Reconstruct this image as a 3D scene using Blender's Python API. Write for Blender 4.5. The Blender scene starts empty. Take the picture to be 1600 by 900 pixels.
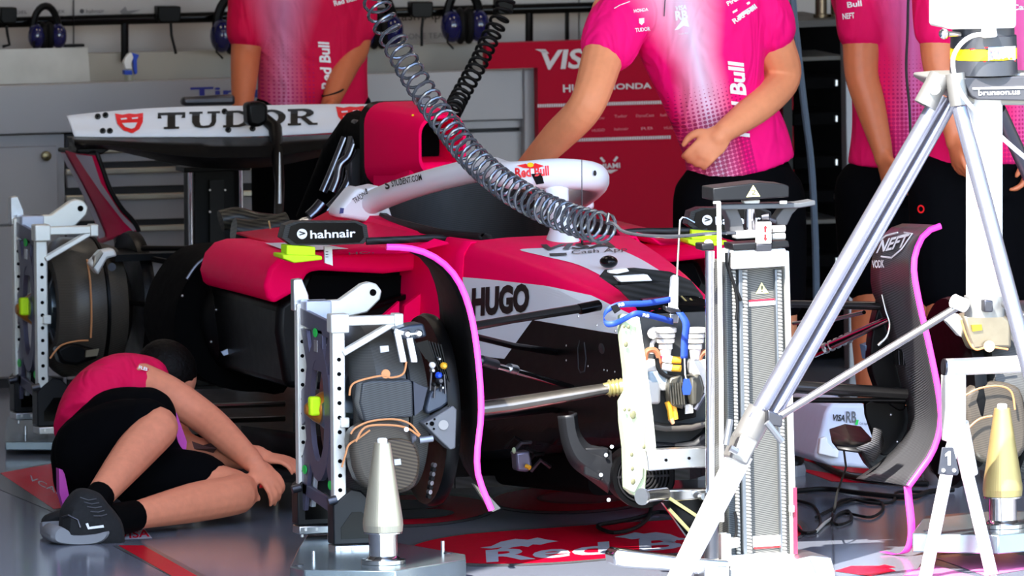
import bpy, bmesh, math, random
from mathutils import Vector, Matrix
from mathutils.bvhtree import BVHTree
from mathutils.geometry import tessellate_polygon
random.seed(7)
SC = bpy.context.scene
COL = SC.collection
# ------------------------------------------------------------------ camera
TH, PIT, ROLL = math.radians(16.3), math.radians(4.6), math.radians(.5)
DIST = 40.0
FPX = 595 * DIST
TGT = Vector((-.429, 0, .72))
_s, _c = math.sin, math.cos
FW = Vector((_s(TH)*_c(PIT), _c(TH)*_c(PIT), -_s(PIT)))
_r0 = Vector((_c(TH), -_s(TH), 0)); _u0 = Vector((_s(TH)*_s(PIT), _c(TH)*_s(PIT), _c(PIT)))
RT = _r0*_c(ROLL) - _u0*_s(ROLL); UP = _u0*_c(ROLL) + _r0*_s(ROLL)
CAM = TGT - DIST*FW
cd = bpy.data.cameras.new('camera'); cam = bpy.data.objects.new('camera', cd); COL.objects.link(cam)
cd.sensor_width = 36; cd.lens = FPX*36/1600; cd.clip_end = 300
m = Matrix((RT, UP, -FW)).transposed().to_4x4(); m.translation = CAM
cam.matrix_world = m
cd.dof.use_dof = True; cd.dof.focus_distance = 40.2; cd.dof.aperture_fstop = 13
SC.camera = cam
# ------------------------------------------------------------------ sky, sun, exposure
w = bpy.data.worlds.new('sky'); SC.world = w; w.use_nodes = True
nt = w.node_tree; bg = nt.nodes['Background']
sky = nt.nodes.new('ShaderNodeTexSky'); sky.sky_type = 'NISHITA'; sky.sun_disc = False
sky.sun_elevation = math.radians(52); sky.sun_rotation = math.radians(220); sky.altitude = 10
nt.links.new(sky.outputs[0], bg.inputs[0]); bg.inputs[1].default_value = .5
sd = bpy.data.lights.new('sun', 'SUN'); sun = bpy.data.objects.new('sun', sd); COL.objects.link(sun)
SUN_DIR = Vector((.62, .78, -1.16)).normalized()
sun.rotation_euler = SUN_DIR.to_track_quat('-Z', 'Y').to_euler(); sun.location = (-8, -10, 14)
sd.energy = 9; sd.angle = math.radians(.5); sd.color = (1, .95, .88)
vs = SC.view_settings
vs.view_transform = 'Standard'; vs.look = 'None'; vs.gamma = 1; vs.use_curve_mapping = False
vs.exposure = 1.15
# ------------------------------------------------------------------ pixel helpers (photo frame 1600x900 -> place)
def ray(u, v): return FW + RT*((u-800)/FPX) + UP*((450-v)/FPX)
def P(u, v, Y=None, X=None, Z=None):
    d = ray(u, v)
    if Y is not None: t = (Y-CAM.y)/d.y
    elif X is not None: t = (X-CAM.x)/d.x
    else: t = (Z-CAM.z)/d.z
    return CAM + d*t
def PY(pts, Y): return [P(p[0], p[1], Y=(p[2] if len(p) > 2 else Y)) for p in pts]
def PZ(pts, Z): return [P(u, v, Z=Z) for u, v in pts]
def PXX(pts, X): return [P(u, v, X=X) for u, v in pts]
# ------------------------------------------------------------------ materials
def S(r, g, b):
    f = lambda x: (x/255/12.92 if x <= 10.3 else ((x/255+.055)/1.055)**2.4)
    return (f(r), f(g), f(b), 1)
MATS = {}
def M(name, rgb=(128, 128, 128), rough=.5, metal=0, noise=.06, scale=30, bump=0, coat=0, emit=0, spec=.5):
    if name in MATS: return MATS[name]
    mt = bpy.data.materials.new(name); mt.use_nodes = True; n = mt.node_tree.nodes; l = mt.node_tree.links
    b = n['Principled BSDF']; c = S(*rgb)
    tc = n.new('ShaderNodeTexCoord'); nz = n.new('ShaderNodeTexNoise'); nz.inputs['Scale'].default_value = scale
    nz.inputs['Detail'].default_value = 3
    l.new(tc.outputs['Object'], nz.inputs['Vector'])
    mx = n.new('ShaderNodeMix'); mx.data_type = 'RGBA'
    mx.inputs[6].default_value = [x*(1-noise) for x in c[:3]]+[1]
    mx.inputs[7].default_value = [min(1, x*(1+noise)) for x in c[:3]]+[1]
    l.new(nz.outputs[0], mx.inputs[0]); l.new(mx.outputs[2], b.inputs['Base Color'])
    mr = n.new('ShaderNodeMapRange'); mr.inputs[3].default_value = max(.02, rough*.85); mr.inputs[4].default_value = min(1, rough*1.15)
    l.new(nz.outputs[0], mr.inputs[0]); l.new(mr.outputs[0], b.inputs['Roughness'])
    b.inputs['Metallic'].default_value = metal; b.inputs['Coat Weight'].default_value = coat
    b.inputs['Specular IOR Level'].default_value = spec
    if emit:
        b.inputs['Emission Color'].default_value = c; b.inputs['Emission Strength'].default_value = emit
    if bump:
        bp = n.new('ShaderNodeBump'); bp.inputs['Strength'].default_value = bump; bp.inputs['Distance'].default_value = .004
        l.new(nz.outputs[0], bp.inputs['Height']); l.new(bp.outputs[0], b.inputs['Normal'])
    MATS[name] = mt; return mt
def carbon(name, a=(8, 8, 9), bcol=(32, 32, 34), scale=150, rough=.38, rot=(0, .7, .5), metal=0, coat=.0):
    mt = M(name, a, rough, metal, noise=0, coat=coat, spec=.3); n = mt.node_tree.nodes; l = mt.node_tree.links; b = n['Principled BSDF']
    tc = n.new('ShaderNodeTexCoord'); mp = n.new('ShaderNodeMapping'); mp.inputs['Rotation'].default_value = rot
    wv = n.new('ShaderNodeTexWave'); wv.inputs['Scale'].default_value = scale/6.28; wv.bands_direction = 'DIAGONAL'
    l.new(tc.outputs['Object'], mp.inputs[0]); l.new(mp.outputs[0], wv.inputs['Vector'])
    mx = n.new('ShaderNodeMix'); mx.data_type = 'RGBA'; mx.inputs[6].default_value = S(*a); mx.inputs[7].default_value = S(*bcol)
    l.new(wv.outputs[1], mx.inputs[0]); l.new(mx.outputs[2], b.inputs['Base Color'])
    return mt
PINK = M('car_pink_paint', (250, 4, 84), .4, noise=.0, spec=.02)
WHITE = M('car_white_paint', (228, 229, 235), .3, noise=.0, spec=.3)
BLACK = M('satin_black', (6, 6, 7), .38, noise=.15, spec=.16)
BLACKM = M('matt_black', (3, 3, 4), .8, noise=.15, spec=.06)
BLACKG = M('gloss_black', (4, 4, 5), .18, noise=.0, spec=.22)
CARB = carbon('carbon_twill'); CARBL = carbon('carbon_light_weave', (22, 22, 24), (92, 92, 95), 420, .3)
CARBB = carbon('carbon_brown_duct', (56, 51, 45), (82, 75, 66), 520, .4)
CARBD = carbon('carbon_drum', (56, 56, 55), (84, 84, 82), 520, .34)
ALU = M('brushed_aluminium', (205, 208, 212), .32, 1, noise=.08, scale=60)
ALUW = M('machined_pale_aluminium', (232, 232, 226), .42, .55, noise=.04, scale=40)
STEEL = M('polished_steel', (190, 190, 190), .15, 1, noise=.06)
DSTEEL = M('dark_steel', (86, 86, 92), .35, .9, noise=.1)
CHROME = M('chrome', (225, 226, 232), .07, 1, noise=.03)
GOLD = M('pale_gold_anodised', (200, 190, 130), .35, .8)
HOTPINK = M('hot_pink_edge', (255, 60, 185), .35, noise=.03)
LIME = M('fluorescent_yellow_foam', (205, 250, 10), .7, noise=.05)
PWHITE = M('plain_white', (240, 240, 238), .45, noise=.02)
INK = M('black_print', (10, 10, 12), .5, noise=.05)
WINK = M('white_print', (238, 236, 238), .5, noise=.02)
REDINK = M('red_print', (235, 25, 30), .5, noise=.03)
ORANGE = M('orange_sealant', (196, 132, 82), .5, noise=.1)
RUBBER = M('black_rubber', (8, 8, 9), .6, noise=.1, spec=.25)
SKIN = M('skin', (222, 142, 100), .5, noise=.1, scale=40, bump=.08, spec=.2)
HAIR = M('dark_hair', (10, 7, 6), .6, noise=.4, scale=90, bump=.8, spec=.12)
SHORTS = M('black_shorts_cloth', (6, 6, 8), .9, noise=.15, scale=60, bump=.1, spec=.04)
# ------------------------------------------------------------------ mesh helpers
def V(*a): return Vector(a[0] if len(a) == 1 else a)
def frame(d, up=None):
    d = V(d).normalized(); a = V(up) if up is not None else (V(0, 0, 1) if abs(d.z) < .95 else V(0, 1, 0))
    x = d.cross(a).normalized(); y = x.cross(d).normalized(); return x, y, d
class MB:
    def __init__(s): s.v = []; s.f = []
    def add(s, vs, fs):
        o = len(s.v); s.v += [V(p) for p in vs]; s.f += [tuple(i+o for i in q) for q in fs]; return s
    def box(s, c, sz, R=None):
        c = V(c); h = V(sz)/2; R = R or Matrix.Identity(3)
        vs = [c + R @ V(x*h.x, y*h.y, z*h.z) for x in (-1, 1) for y in (-1, 1) for z in (-1, 1)]
        return s.add(vs, [(0, 1, 3, 2), (4, 6, 7, 5), (0, 4, 5, 1), (2, 3, 7, 6), (0, 2, 6, 4), (1, 5, 7, 3)])
    def bar(s, p0, p1, wd, ht, up=None):
        p0, p1 = V(p0), V(p1); x, y, d = frame(p1-p0, up)
        return s.box((p0+p1)/2, (wd, ht, (p1-p0).length), Matrix((x, y, d)).transposed())
    def rings(s, rs, closed=False, cap=True):
        n = len(rs[0]); o = len(s.v); k = len(rs)
        for r in rs: s.v += [V(p) for p in r]
        for i in range(k if closed else k-1):
            a = o+i*n; b = o+((i+1) % k)*n
            for j in range(n): s.f.append((a+j, a+(j+1) % n, b+(j+1) % n, b+j))
        if cap and not closed:
            s.f.append(tuple(o+j for j in reversed(range(n)))); s.f.append(tuple(o+(k-1)*n+j for j in range(n)))
        return s
    def cyl(s, p0, p1, r0, r1=None, n=16):
        r1 = r0 if r1 is None else r1; p0, p1 = V(p0), V(p1); x, y, d = frame(p1-p0)
        cs = [(x*math.cos(6.2832*j/n)+y*math.sin(6.2832*j/n)) for j in range(n)]
        return s.rings([[p0+q*r0 for q in cs], [p1+q*r1 for q in cs]])
    def lathe(s, prof, o, axis, n=24):
        o = V(o); x, y, d = frame(axis)
        cs = [(x*math.cos(6.2832*j/n)+y*math.sin(6.2832*j/n)) for j in range(n)]
        return s.rings([[o+d*t+q*max(r, 1e-4) for q in cs] for t, r in prof])
    def tube(s, pts, r, n=8, closed=False, flat=None, ref=None):
        pts = [V(p) for p in pts]; k = len(pts); rs = []
        x = None
        for i, p in enumerate(pts):
            if closed: d = pts[(i+1) % k]-pts[i-1]
            else: d = pts[min(i+1, k-1)]-pts[max(i-1, 0)]
            if d.length < 1e-9: d = V(0, 0, 1)
            d.normalize()
            if x is None: x = frame(d, ref)[0]
            else:
                x = x-d*x.dot(d)
                x = x.normalized() if x.length > 1e-6 else frame(d)[0]
            y = d.cross(x); rr = r[i] if isinstance(r, (list, tuple)) else r
            ry = rr if flat is None else rr*flat
            rs.append([p+x*rr*math.cos(6.2832*j/n)+y*ry*math.sin(6.2832*j/n) for j in range(n)])
        return s.rings(rs, closed)
    def prism(s, pts, vec):
        vec = V(vec); pts = [V(p) for p in pts]
        return s.rings([pts, [p+vec for p in pts]])
    def grid(s, rows):
        o = len(s.v); n = len(rows[0])
        for r in rows: s.v += [V(p) for p in r]
        for i in range(len(rows)-1):
            for j in range(n-1):
                a = o+i*n+j; s.f.append((a, a+1, a+n+1, a+n))
        return s
    def ell(s, c, r, n=16, k=10, R=None):
        c = V(c); r = V(r) if not isinstance(r, (int, float)) else V(r, r, r); R = R or Matrix.Identity(3)
        rs = []
        for i in range(1, k):
            a = math.pi*i/k
            rs.append([c+R @ V(r.x*math.sin(a)*math.cos(6.2832*j/n), r.y*math.sin(a)*math.sin(6.2832*j/n), r.z*math.cos(a)) for j in range(n)])
        o = len(s.v); s.rings(rs, cap=False); e = len(s.v)
        s.v += [c+R @ V(0, 0, r.z), c-R @ V(0, 0, r.z)]
        for j in range(n):
            s.f.append((e, o+j, o+(j+1) % n)); q = o+(k-2)*n; s.f.append((e+1, q+(j+1) % n, q+j))
        return s
    def build(s, name, mat, parent=None, bevel=0, smooth=True, solid=0, ang=40, seg=2, off=0, recalc=True):
        o0 = origin(parent)
        me = bpy.data.meshes.new(name); me.from_pydata([p-o0 for p in s.v], [], s.f)
        if recalc:
            bm = bmesh.new(); bm.from_mesh(me); bmesh.ops.recalc_face_normals(bm, faces=bm.faces); bm.to_mesh(me); bm.free()
        if smooth:
            for p in me.polygons: p.use_smooth = True
            me.set_sharp_from_angle(angle=math.radians(ang))
        me.materials.append(mat)
        ob = bpy.data.objects.new(name, me); COL.objects.link(ob)
        if parent: ob.parent = parent
        if solid:
            md = ob.modifiers.new('solid', 'SOLIDIFY'); md.thickness = solid; md.offset = off
        if bevel:
            md = ob.modifiers.new('bevel', 'BEVEL'); md.width = bevel; md.segments = seg; md.limit_method = 'ANGLE'; md.angle_limit = math.radians(35)
            md.harden_normals = False
        return ob
def origin(o):
    t = V(0, 0, 0)
    while o is not None: t = t+o.location; o = o.parent
    return t
def tag(o, label, cat, group=None):
    o['label'] = label; o['category'] = cat
    if group: o['group'] = group
    return o
def thing(name, label, cat, loc=(0, 0, 0), group=None):
    o = bpy.data.objects.new(name, None); COL.objects.link(o); o.location = loc; o.empty_display_size = .1
    return tag(o, label, cat, group)
def struct(o): o['kind'] = 'structure'; return o
def rebase(o):
    """one-mesh thing: put its origin at the base centre"""
    me = o.data; xs = [v.co for v in me.vertices]
    c = V(sum(p.x for p in xs)/len(xs), sum(p.y for p in xs)/len(xs), min(p.z for p in xs))
    for v in me.vertices: v.co -= c
    o.location = o.location+c; return o
def solo(mb, name, mat, label, cat, group=None, **k): return tag(rebase(mb.build(name, mat, **k)), label, cat, group)
def cat(pts, n=8, closed=False):
    """Catmull-Rom through pts (any dimension tuples)"""
    pts = [tuple(p) for p in pts]; k = len(pts); out = []
    for i in range(k if closed else k-1):
        if closed: a, b, c, d = pts[i-1], pts[i], pts[(i+1) % k], pts[(i+2) % k]
        else: a, b, c, d = pts[max(i-1, 0)], pts[i], pts[i+1], pts[min(i+2, k-1)]
        for j in range(n):
            t = j/n
            out.append(tuple(.5*(2*q+(-p+r)*t+(2*p-5*q+4*r-s)*t*t+(-p+3*q-3*r+s)*t**3) for p, q, r, s in zip(a, b, c, d)))
    if not closed: out.append(pts[-1])
    return out
def resamp(pts, n):
    pts = [V(p) for p in pts]; L = [0]
    for a, b in zip(pts, pts[1:]): L.append(L[-1]+(b-a).length)
    out = []; i = 0
    for k in range(n):
        t = L[-1]*k/(n-1)
        while i < len(L)-2 and L[i+1] < t: i += 1
        f = (t-L[i])/max(1e-9, L[i+1]-L[i]); out.append(pts[i].lerp(pts[i+1], min(1, f)))
    return out
def slab(px, Y, th, name, mat, parent=None, vec=None, **k):
    return MB().prism(PY(px, Y), vec or (0, th, 0)).build(name, mat, parent, **k)
# --- decals: print that lies on a surface
def bvh(obs):
    vs = []; fs = []
    for o in obs:
        n = len(vs); oo = origin(o)
        vs += [v.co+oo for v in o.data.vertices]; fs += [tuple(i+n for i in p.vertices) for p in o.data.polygons]
    return BVHTree.FromPolygons(vs, fs)
def hit(u, v, tree, off=.002, Y=None):
    d = ray(u, v).normalized()
    h = tree.ray_cast(CAM, d) if tree else (None,)
    if h[0] is None: return P(u, v, Y=Y) if Y is not None else None
    n = h[1] if h[1].dot(d) < 0 else -h[1]
    return h[0]+n*off-d*off*.3
_tx = {}
def textmesh(body, bold=0.0, shear=0):
    key = (body, bold, shear)
    if key in _tx: return _tx[key]
    cu = bpy.data.curves.new('t', 'FONT'); cu.body = body; cu.size = 1; cu.offset = bold; cu.shear = shear; cu.resolution_u = 3
    ob = bpy.data.objects.new('t', cu); COL.objects.link(ob)
    dg = bpy.context.evaluated_depsgraph_get(); me = bpy.data.meshes.new_from_object(ob.evaluated_get(dg))
    vs = [(v.co.x, v.co.y) for v in me.vertices]; fs = [tuple(p.vertices) for p in me.polygons]
    bpy.data.objects.remove(ob); bpy.data.curves.remove(cu); bpy.data.meshes.remove(me)
    x0 = min(p[0] for p in vs); x1 = max(p[0] for p in vs); y0 = min(p[1] for p in vs); y1 = max(p[1] for p in vs)
    cap = .73
    _tx[key] = ([((x-x0)/(x1-x0), y/cap) for x, y in vs], fs); return _tx[key]
def flatprint(name, vs, fs, mat, parent, tree=None, Y=None, Z=None, off=.002):
    """vs: pixel coordinates -> laid onto tree / plane"""
    pts = []; ok = []
    for u, v in vs:
        if tree: p = hit(u, v, tree, off, Y)
        elif Z is not None: p = P(u, v, Z=Z)
        else: p = P(u, v, Y=Y)
        pts.append(p)
    fs = [f for f in fs if all(pts[i] is not None for i in f)]
    pts = [p if p is not None else V(0, 0, 0) for p in pts]
    used = sorted({i for f in fs for i in f}); mp = {i: k for k, i in enumerate(used)}
    if not fs: return None
    mb = MB(); mb.add([pts[i] for i in used], [tuple(mp[i] for i in f) for f in fs])
    return mb.build(name, mat, parent, smooth=False, recalc=False)
def text(body, a, b, h, mat, parent, tree=None, Y=None, Z=None, bold=.0, off=.003, shear=0, name='lettering', up=None):
    vs, fs = textmesh(body, bold, shear)
    dx, dy = b[0]-a[0], b[1]-a[1]
    if up is None:
        L = math.hypot(dx, dy); up = (dy/L*h, -dx/L*h)
    px = [(a[0]+x*dx+y*up[0], a[1]+x*dy+y*up[1]) for x, y in vs]
    return flatprint(name, px, fs, mat, parent, tree, Y, Z, off)
def patch(poly, mat, parent, tree=None, Y=None, Z=None, name='graphic', off=.0015, sub=0):
    tri = tessellate_polygon([[V(p[0], p[1], 0) for p in poly]])
    vs = [tuple(p[:2]) for p in poly]; fs = [tuple(t) for t in tri]
    for _ in range(sub):
        vs = list(vs); cache = {}; nf = []
        def mid(i, j):
            k = (min(i, j), max(i, j))
            if k not in cache:
                vs.append(((vs[i][0]+vs[j][0])/2, (vs[i][1]+vs[j][1])/2)); cache[k] = len(vs)-1
            return cache[k]
        for a, b, c in fs:
            ab, bc, ca = mid(a, b), mid(b, c), mid(c, a); nf += [(a, ab, ca), (ab, b, bc), (ca, bc, c), (ab, bc, ca)]
        fs = nf
    return flatprint(name, vs, fs, mat, parent, tree, Y, Z, off)
def ellpx(cu, cv, a, b, n=28, rot=0):
    return [(cu+a*math.cos(t)*math.cos(rot)-b*math.sin(t)*math.sin(rot), cv+a*math.cos(t)*math.sin(rot)+b*math.sin(t)*math.cos(rot)) for t in [6.2832*i/n for i in range(n)]]
def onpath(px, tree, r, name, mat, parent, Y=None, off=.003, n=6):
    pts = [hit(u, v, tree, off, Y) for u, v in px]; pts = [p for p in pts if p is not None]
    return MB().tube(pts, r, n).build(name, mat, parent)
# ================================================================== THE GARAGE
FLOORM = M('painted_epoxy_floor', (116, 121, 134), .14, noise=.06, scale=3, spec=.32)
CONC = M('pit_lane_asphalt', (112, 109, 104), .9, noise=.1, scale=2)
struct(MB().box((.3, 2.2, -.05), (9, 8.4, .1)).build('floor', FLOORM, smooth=False))
struct(MB().box((.3, -27, -.052), (60, 50, .1)).build('floor_pit_lane', CONC, smooth=False))
WALLM = M('pale_grey_wall_panel', (172, 166, 164), .35, noise=.03, scale=2)
wb = struct(MB().box((.3, 6.35, 1.6), (9, .1, 3.2)).build('wall_back', WALLM, smooth=False))
struct(MB().box((-3.25, 1.45, 3.3), (.1, 9.9, 6.6)).build('wall_left_sunblock', WALLM, smooth=False))  # left wall run outside and raised, out of view, to block the sun
struct(MB().box((4.75, 2.35, 1.6), (.1, 8.1, 3.2)).build('wall_right', WALLM, smooth=False))
struct(MB().box((.75, 2.35, 3.25), (8.1, 8.1, .1)).build('ceiling', WALLM, smooth=False))
struct(MB().box((.75, -1.7, 3.85), (8.1, .16, 1.7)).build('trim_sun_lintel', WALLM, smooth=False))  # unseen door lintel, placed to cut how far the sun reaches in
FILL = M('fill_panel', (255, 238, 216), .5, emit=2.9)  # unseen glowing panels, added to fill the garage interior with light
for i, (x, y) in enumerate(((-.6, 2.0), (1.6, 2.0), (-.6, 4.6), (1.6, 4.6))):
    t = thing('ceiling_fill', ['left', 'right'][i % 2]+(' front' if i < 2 else ' rear')+' added white fill panel, unseen on the garage ceiling', 'light', (x, y, 3.16), 'added ceiling fill panels')
    MB().box((x, y, 3.18), (.7, .7, .04)).build('frame', ALU, t); MB().box((x, y, 3.155), (.62, .62, .01)).build('fill_face', FILL, t)
# wall lettering and seams
LOGO = M('dark_grey_print', (64, 62, 66), .6); LOGO2 = M('grey_print', (120, 118, 120), .6)
for a, b, h, s, c in (((135, 21), (163, 20), 7, 'hahnair', LOGO), ((26, 22), (43, 21), 5, 'DEL', LOGO), ((85, 21), (101, 20), 5, 'DEX', LOGO), ((612, 33), (700, 29), 17, 'Cash App', INK), ((610, 62), (702, 59), 9, 'ULA ONE TEAM', LOGO2), ((1203, 30), (1236, 27), 6, 'FORM', LOGO2)):
    text(s, a, b, h, c, wb, Y=6.297)
patch([(187, 18), (196, 10), (199, 17), (221, 15), (207, 20), (198, 24), (190, 22)], LOGO2, wb, Y=6.297)
patch(ellpx(128, 17.5, 3.5, 3.5), LOGO, wb, Y=6.297)
for u in (115, 540, 905): slab([(u, 0-60), (u+1.5, -60), (u+1.5, 110), (u, 110)], 6.29, .02, 'panel_seam', LOGO2, wb, smooth=False)
patch([(1203, -5), (1229, -6), (1229, 8), (1222, 10), (1209, 10), (1203, 7)], M('green_print', (20, 160, 60), .5), wb, Y=6.297)
# ---- black equipment rail with headsets
rail = thing('headset_rail', 'black tubular rail with posts running along the back counter', 'rail', P(400, 90, Y=6.1))
MB().tube(PY([(-30, 36), (1012, 9)], 6.1), .0165, 10).build('tube', BLACKG, rail)
for u, v0, v1 in ((195, 30, 96), (827, 14, 78), (886, 13, 78)): MB().tube(PY([(u, v0), (u, v1)], 6.1), .0125 if u < 880 else .007, 8).build('post', BLACKG, rail)
for u, v, wd in ((14, 22, 26), (265, 20, 36), (660, 13, 34), (790, 8, 26)):
    slab([(u-wd/2, v-10), (u+wd/2, v-10), (u+wd/2, v+10), (u+wd/2-4, v+15), (u-wd/2+4, v+15), (u-wd/2, v+10)], 6.06, .05, 'clamp_box', BLACK, rail, bevel=.004)
for pts in ([(10, 40), (12, 55), (15, 70), (4, 73)], [(267, 36), (268, 55), (275, 84)], [(661, 28), (659, 45), (659, 72)], [(115, 0), (115, 70)]):
    MB().tube(PY(pts, 6.08), .0045 if pts[0][0] != 115 else .0012, 6).build('hook', BLACK, rail)
slab([(100, 70), (132, 69), (132, 73), (100, 74)], 6.06, .03, 'hook_bar', BLACK, rail)
NAVY = M('navy_gloss_shell', (12, 15, 72), .15, noise=.1, coat=.5)
def headset(u, v, k, label):
    Y = 6.02; t = thing('headset', label, 'headset', P(u, v+28*k, Y=Y), 'headsets hanging on the rail')
    c = P(u, v+14*k, Y=Y)
    MB().tube([c+V(.04*k*math.cos(a), .02, .075*k*math.sin(a)+.01) for a in [math.pi*i/12 for i in range(13)]], .011*k, 8).build('headband', BLACK, t)
    for s in (-1, 1):
        e = MB().ell(c+V(.028*s*k+.006*s, 0, -.005), (.026*k, .03*k, .038*k)).build('ear_cup', NAVY, t)
        MB().ell(c+V(.01*s*k, .012, -.005), (.016*k, .034*k, .043*k)).build('ear_cushion', RUBBER, e)
    MB().tube([c+V(-.045*k, -.02, -.01), c+V(-.052*k, -.035, -.05), c+V(-.04*k, -.05, -.07)], .003, 6).build('boom', BLACK, t)
headset(74, 40, 1.0, 'headset with navy ear cups at the far left of the rail')
headset(368, 34, 1.35, 'large headset with navy cups beside the left mechanic in red-pink')
headset(592, 28, 1.3, 'headset hanging just behind the top of the silver coil hose')
headset(727, 20, 1.3, 'headset with navy cup under the grey Cash App lettering')
headset(952, 34, .9, 'black headset half hidden by the leaning mechanic')
# ---- counter and cabinets along the back wall
CAB = M('grey_lacquer_cabinet', (156, 153, 154), .35, noise=.03, scale=3); CABD = M('dark_gap', (40, 40, 42), .7)
TOPM = M('worn_cream_counter', (160, 154, 144), .35, noise=.12, scale=6)
YC = 5.6
ct = thing('back_counter', 'long pale counter with upstand above the grey cabinets', 'counter', P(300, 130, Y=YC))
ztop = P(400, 123, Y=YC).z
MB().box((P(400, 120, Y=YC).x+.2, YC+.33, ztop-.045), (2.75, .66, .03)).build('worktop', TOPM, ct)
slab([(-60, 90), (760, 66), (760, 118), (-60, 142)], 6.12, .04, 'upstand', TOPM, ct)
slab([(-60, 136), (838, 107), (838, 186), (-60, 212)], YC-.03, .03, 'front_panel', CAB, ct, bevel=.004)
wrapm = M('clear_scuffed_plastic', (190, 188, 182), .25, noise=.2, scale=12)
slab([(-40, 78), (137, 74), (141, 128), (-40, 133)], 5.75, .006, 'plastic_guard', wrapm, ct)
tx = text('Time', (298, 156), (420, 152), 20, M('navy_print', (24, 32, 130), .5), ct, Y=YC-.033, bold=.02)
sp = thing('spray_bottle', 'small clear spray bottle with blue and white trigger on the counter', 'bottle', P(202, 130, Y=5.8))
MB().lathe([(0, .014), (.03, .014), (.04, .009), (.047, .009)], P(202, 130, Y=5.8), (0, 0, 1), 14).build('bottle', M('cloudy_plastic', (150, 150, 135), .3), sp)
slab([(195, 110), (207, 110), (207, 117), (195, 117)], 5.785, .03, 'collar', M('blue_plastic', (25, 70, 190), .4), sp, bevel=.002)
slab([(196, 108), (193, 96), (200, 85), (206, 82), (209, 90), (205, 100), (207, 108)], 5.79, .02, 'spray_head', PWHITE, sp, bevel=.003)
slab([(206, 82), (218, 86), (214, 94), (215, 114), (211, 117), (209, 108), (208, 93)], 5.792, .016, 'trigger', MATS['blue_plastic'], sp, bevel=.002)
ca = thing('door_cabinet', 'grey two-door cabinet with a round knob at the left edge', 'cabinet', P(30, 600, Y=YC))
slab([(-60, 214), (100, 209), (104, 608), (-60, 612)], YC+.012, .5, 'body', CAB, ca)
d = slab([(-60, 232), (89, 228), (93, 349), (-60, 353)], YC-.006, .02, 'door', CAB, ca, bevel=.003)
MB().lathe([(0, .006), (.01, .007), (.014, .015), (.026, .014), (.03, .004)], P(70, 243, Y=YC-.006), (0, -1, 0), 16).build('knob', M('brass_knob', (120, 110, 80), .3, .8), d)
slab([(-60, 356), (93, 352), (99, 588), (-60, 592)], YC-.006, .02, 'door', CAB, ca, bevel=.003)
slab([(-60, 594), (99, 590), (100, 606), (-60, 610)], YC+.005, .01, 'plinth', CABD, ca)
cb = thing('drawer_cabinet', 'grey drawer cabinet with metal grip strips behind the rear wing', 'cabinet', P(270, 600, Y=YC))
slab([(102, 209), (425, 199), (433, 598), (106, 608)], YC+.012, .5, 'body', CABD, cb)
GRIP = M('brushed_grip', (190, 182, 165), .3, .8)
for v0, v1 in ((229, 252), (262, 291), (303, 343), (353, 392), (402, 470), (480, 590)):
    dr = slab([(104, v0+3), (424, v0-6), (428, v1-6), (106, v1+3)], YC-.006, .02, 'drawer', CAB, cb, bevel=.002)
    slab([(104, v0+3), (424, v0-6), (424, v0+3), (104, v0+12)], YC-.03, .02, 'grip', GRIP, dr, bevel=.003)
cc = thing('long_cabinet', 'grey cabinet run ending beside the red sponsor panel', 'cabinet', P(620, 590, Y=YC))
slab([(428, 199), (838, 186), (844, 585), (434, 598)], YC+.012, .5, 'body', CABD, cc)
for v0, v1 in ((194, 208), (212, 300), (304, 392), (396, 590)): slab([(430, v0+5), (816, v0-7), (820, v1-9), (432, v1+3)], YC-.006, .02, 'drawer', CAB, cc, bevel=.002)
slab([(819, 108), (838, 107), (844, 585), (823, 586)], YC-.045, .06, 'end_panel', CAB, cc, bevel=.003)
# ---- red sponsor panel
RED = M('red_gloss_panel', (165, 0, 36), .45, noise=.0, spec=.06)
YR = 5.5
rp = thing('sponsor_panel', 'tall red panel with white sponsor lettering behind the leaning mechanic', 'panel', P(1000, 590, Y=YR))
slab([(760, 68), (1238, 52), (1245, 572), (846, 584), (840, 106), (760, 108)], YR, .04, 'board', RED, rp, smooth=False)
GPR = M('pale_grey_print', (205, 196, 196), .6); FAINT = M('faint_print', (215, 120, 132), .6)
yp = YR-.003
text('VISA', (846, 108), (946, 104), 30, GPR, rp, Y=yp, bold=.025, shear=.15)
patch([(836, 77), (852, 77), (858, 84), (850, 83)], GPR, rp, Y=yp)
text('HUGO', (880, 144), (936, 142), 12, GPR, rp, Y=yp, bold=.02); text('HONDA', (950, 140), (1018, 138), 9, GPR, rp, Y=yp, bold=.02)
tv = []; tf = []
for v in (166, 221):
    for i in range(58):
        u = 840+i*3.6; dv = -(u-840)*.03; k = len(tv)
        tv += [(u, v-3+dv), (u+2.6, v-3+dv), (u+2.6, v+2+dv), (u, v+2+dv)]; tf.append((k, k+1, k+2, k+3))
flatprint('tick_marks', tv, tf, GPR, rp, Y=yp)['kind'] = 'stuff'
for a, b, s in (((930, 187), (945, 186), 'epartner'), ((960, 184), (980, 183), 'Tudor'), ((994, 183), (1022, 182), 'DynaCast'), ((1032, 182), (1055, 181), 'hahnair'), ((925, 206), (945, 205), 'HUGO'), ((960, 204), (982, 203), 'hahnair'), ((1002, 203), (1020, 202), 'RB'), ((1038, 202), (1057, 201), 'HUGO')):
    text(s, a, b, 4.5, FAINT, rp, Y=yp)
text('MIAMI', (936, 264), (969, 262), 8, GPR, rp, Y=yp, bold=.02)
patch([(940, 266), (966, 265), (954, 271)], GPR, rp, Y=yp); patch([(937, 247), (940, 245), (946, 252), (943, 254)], GPR, rp, Y=yp); patch([(963, 244), (966, 246), (961, 253), (958, 251)], GPR, rp, Y=yp)
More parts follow.
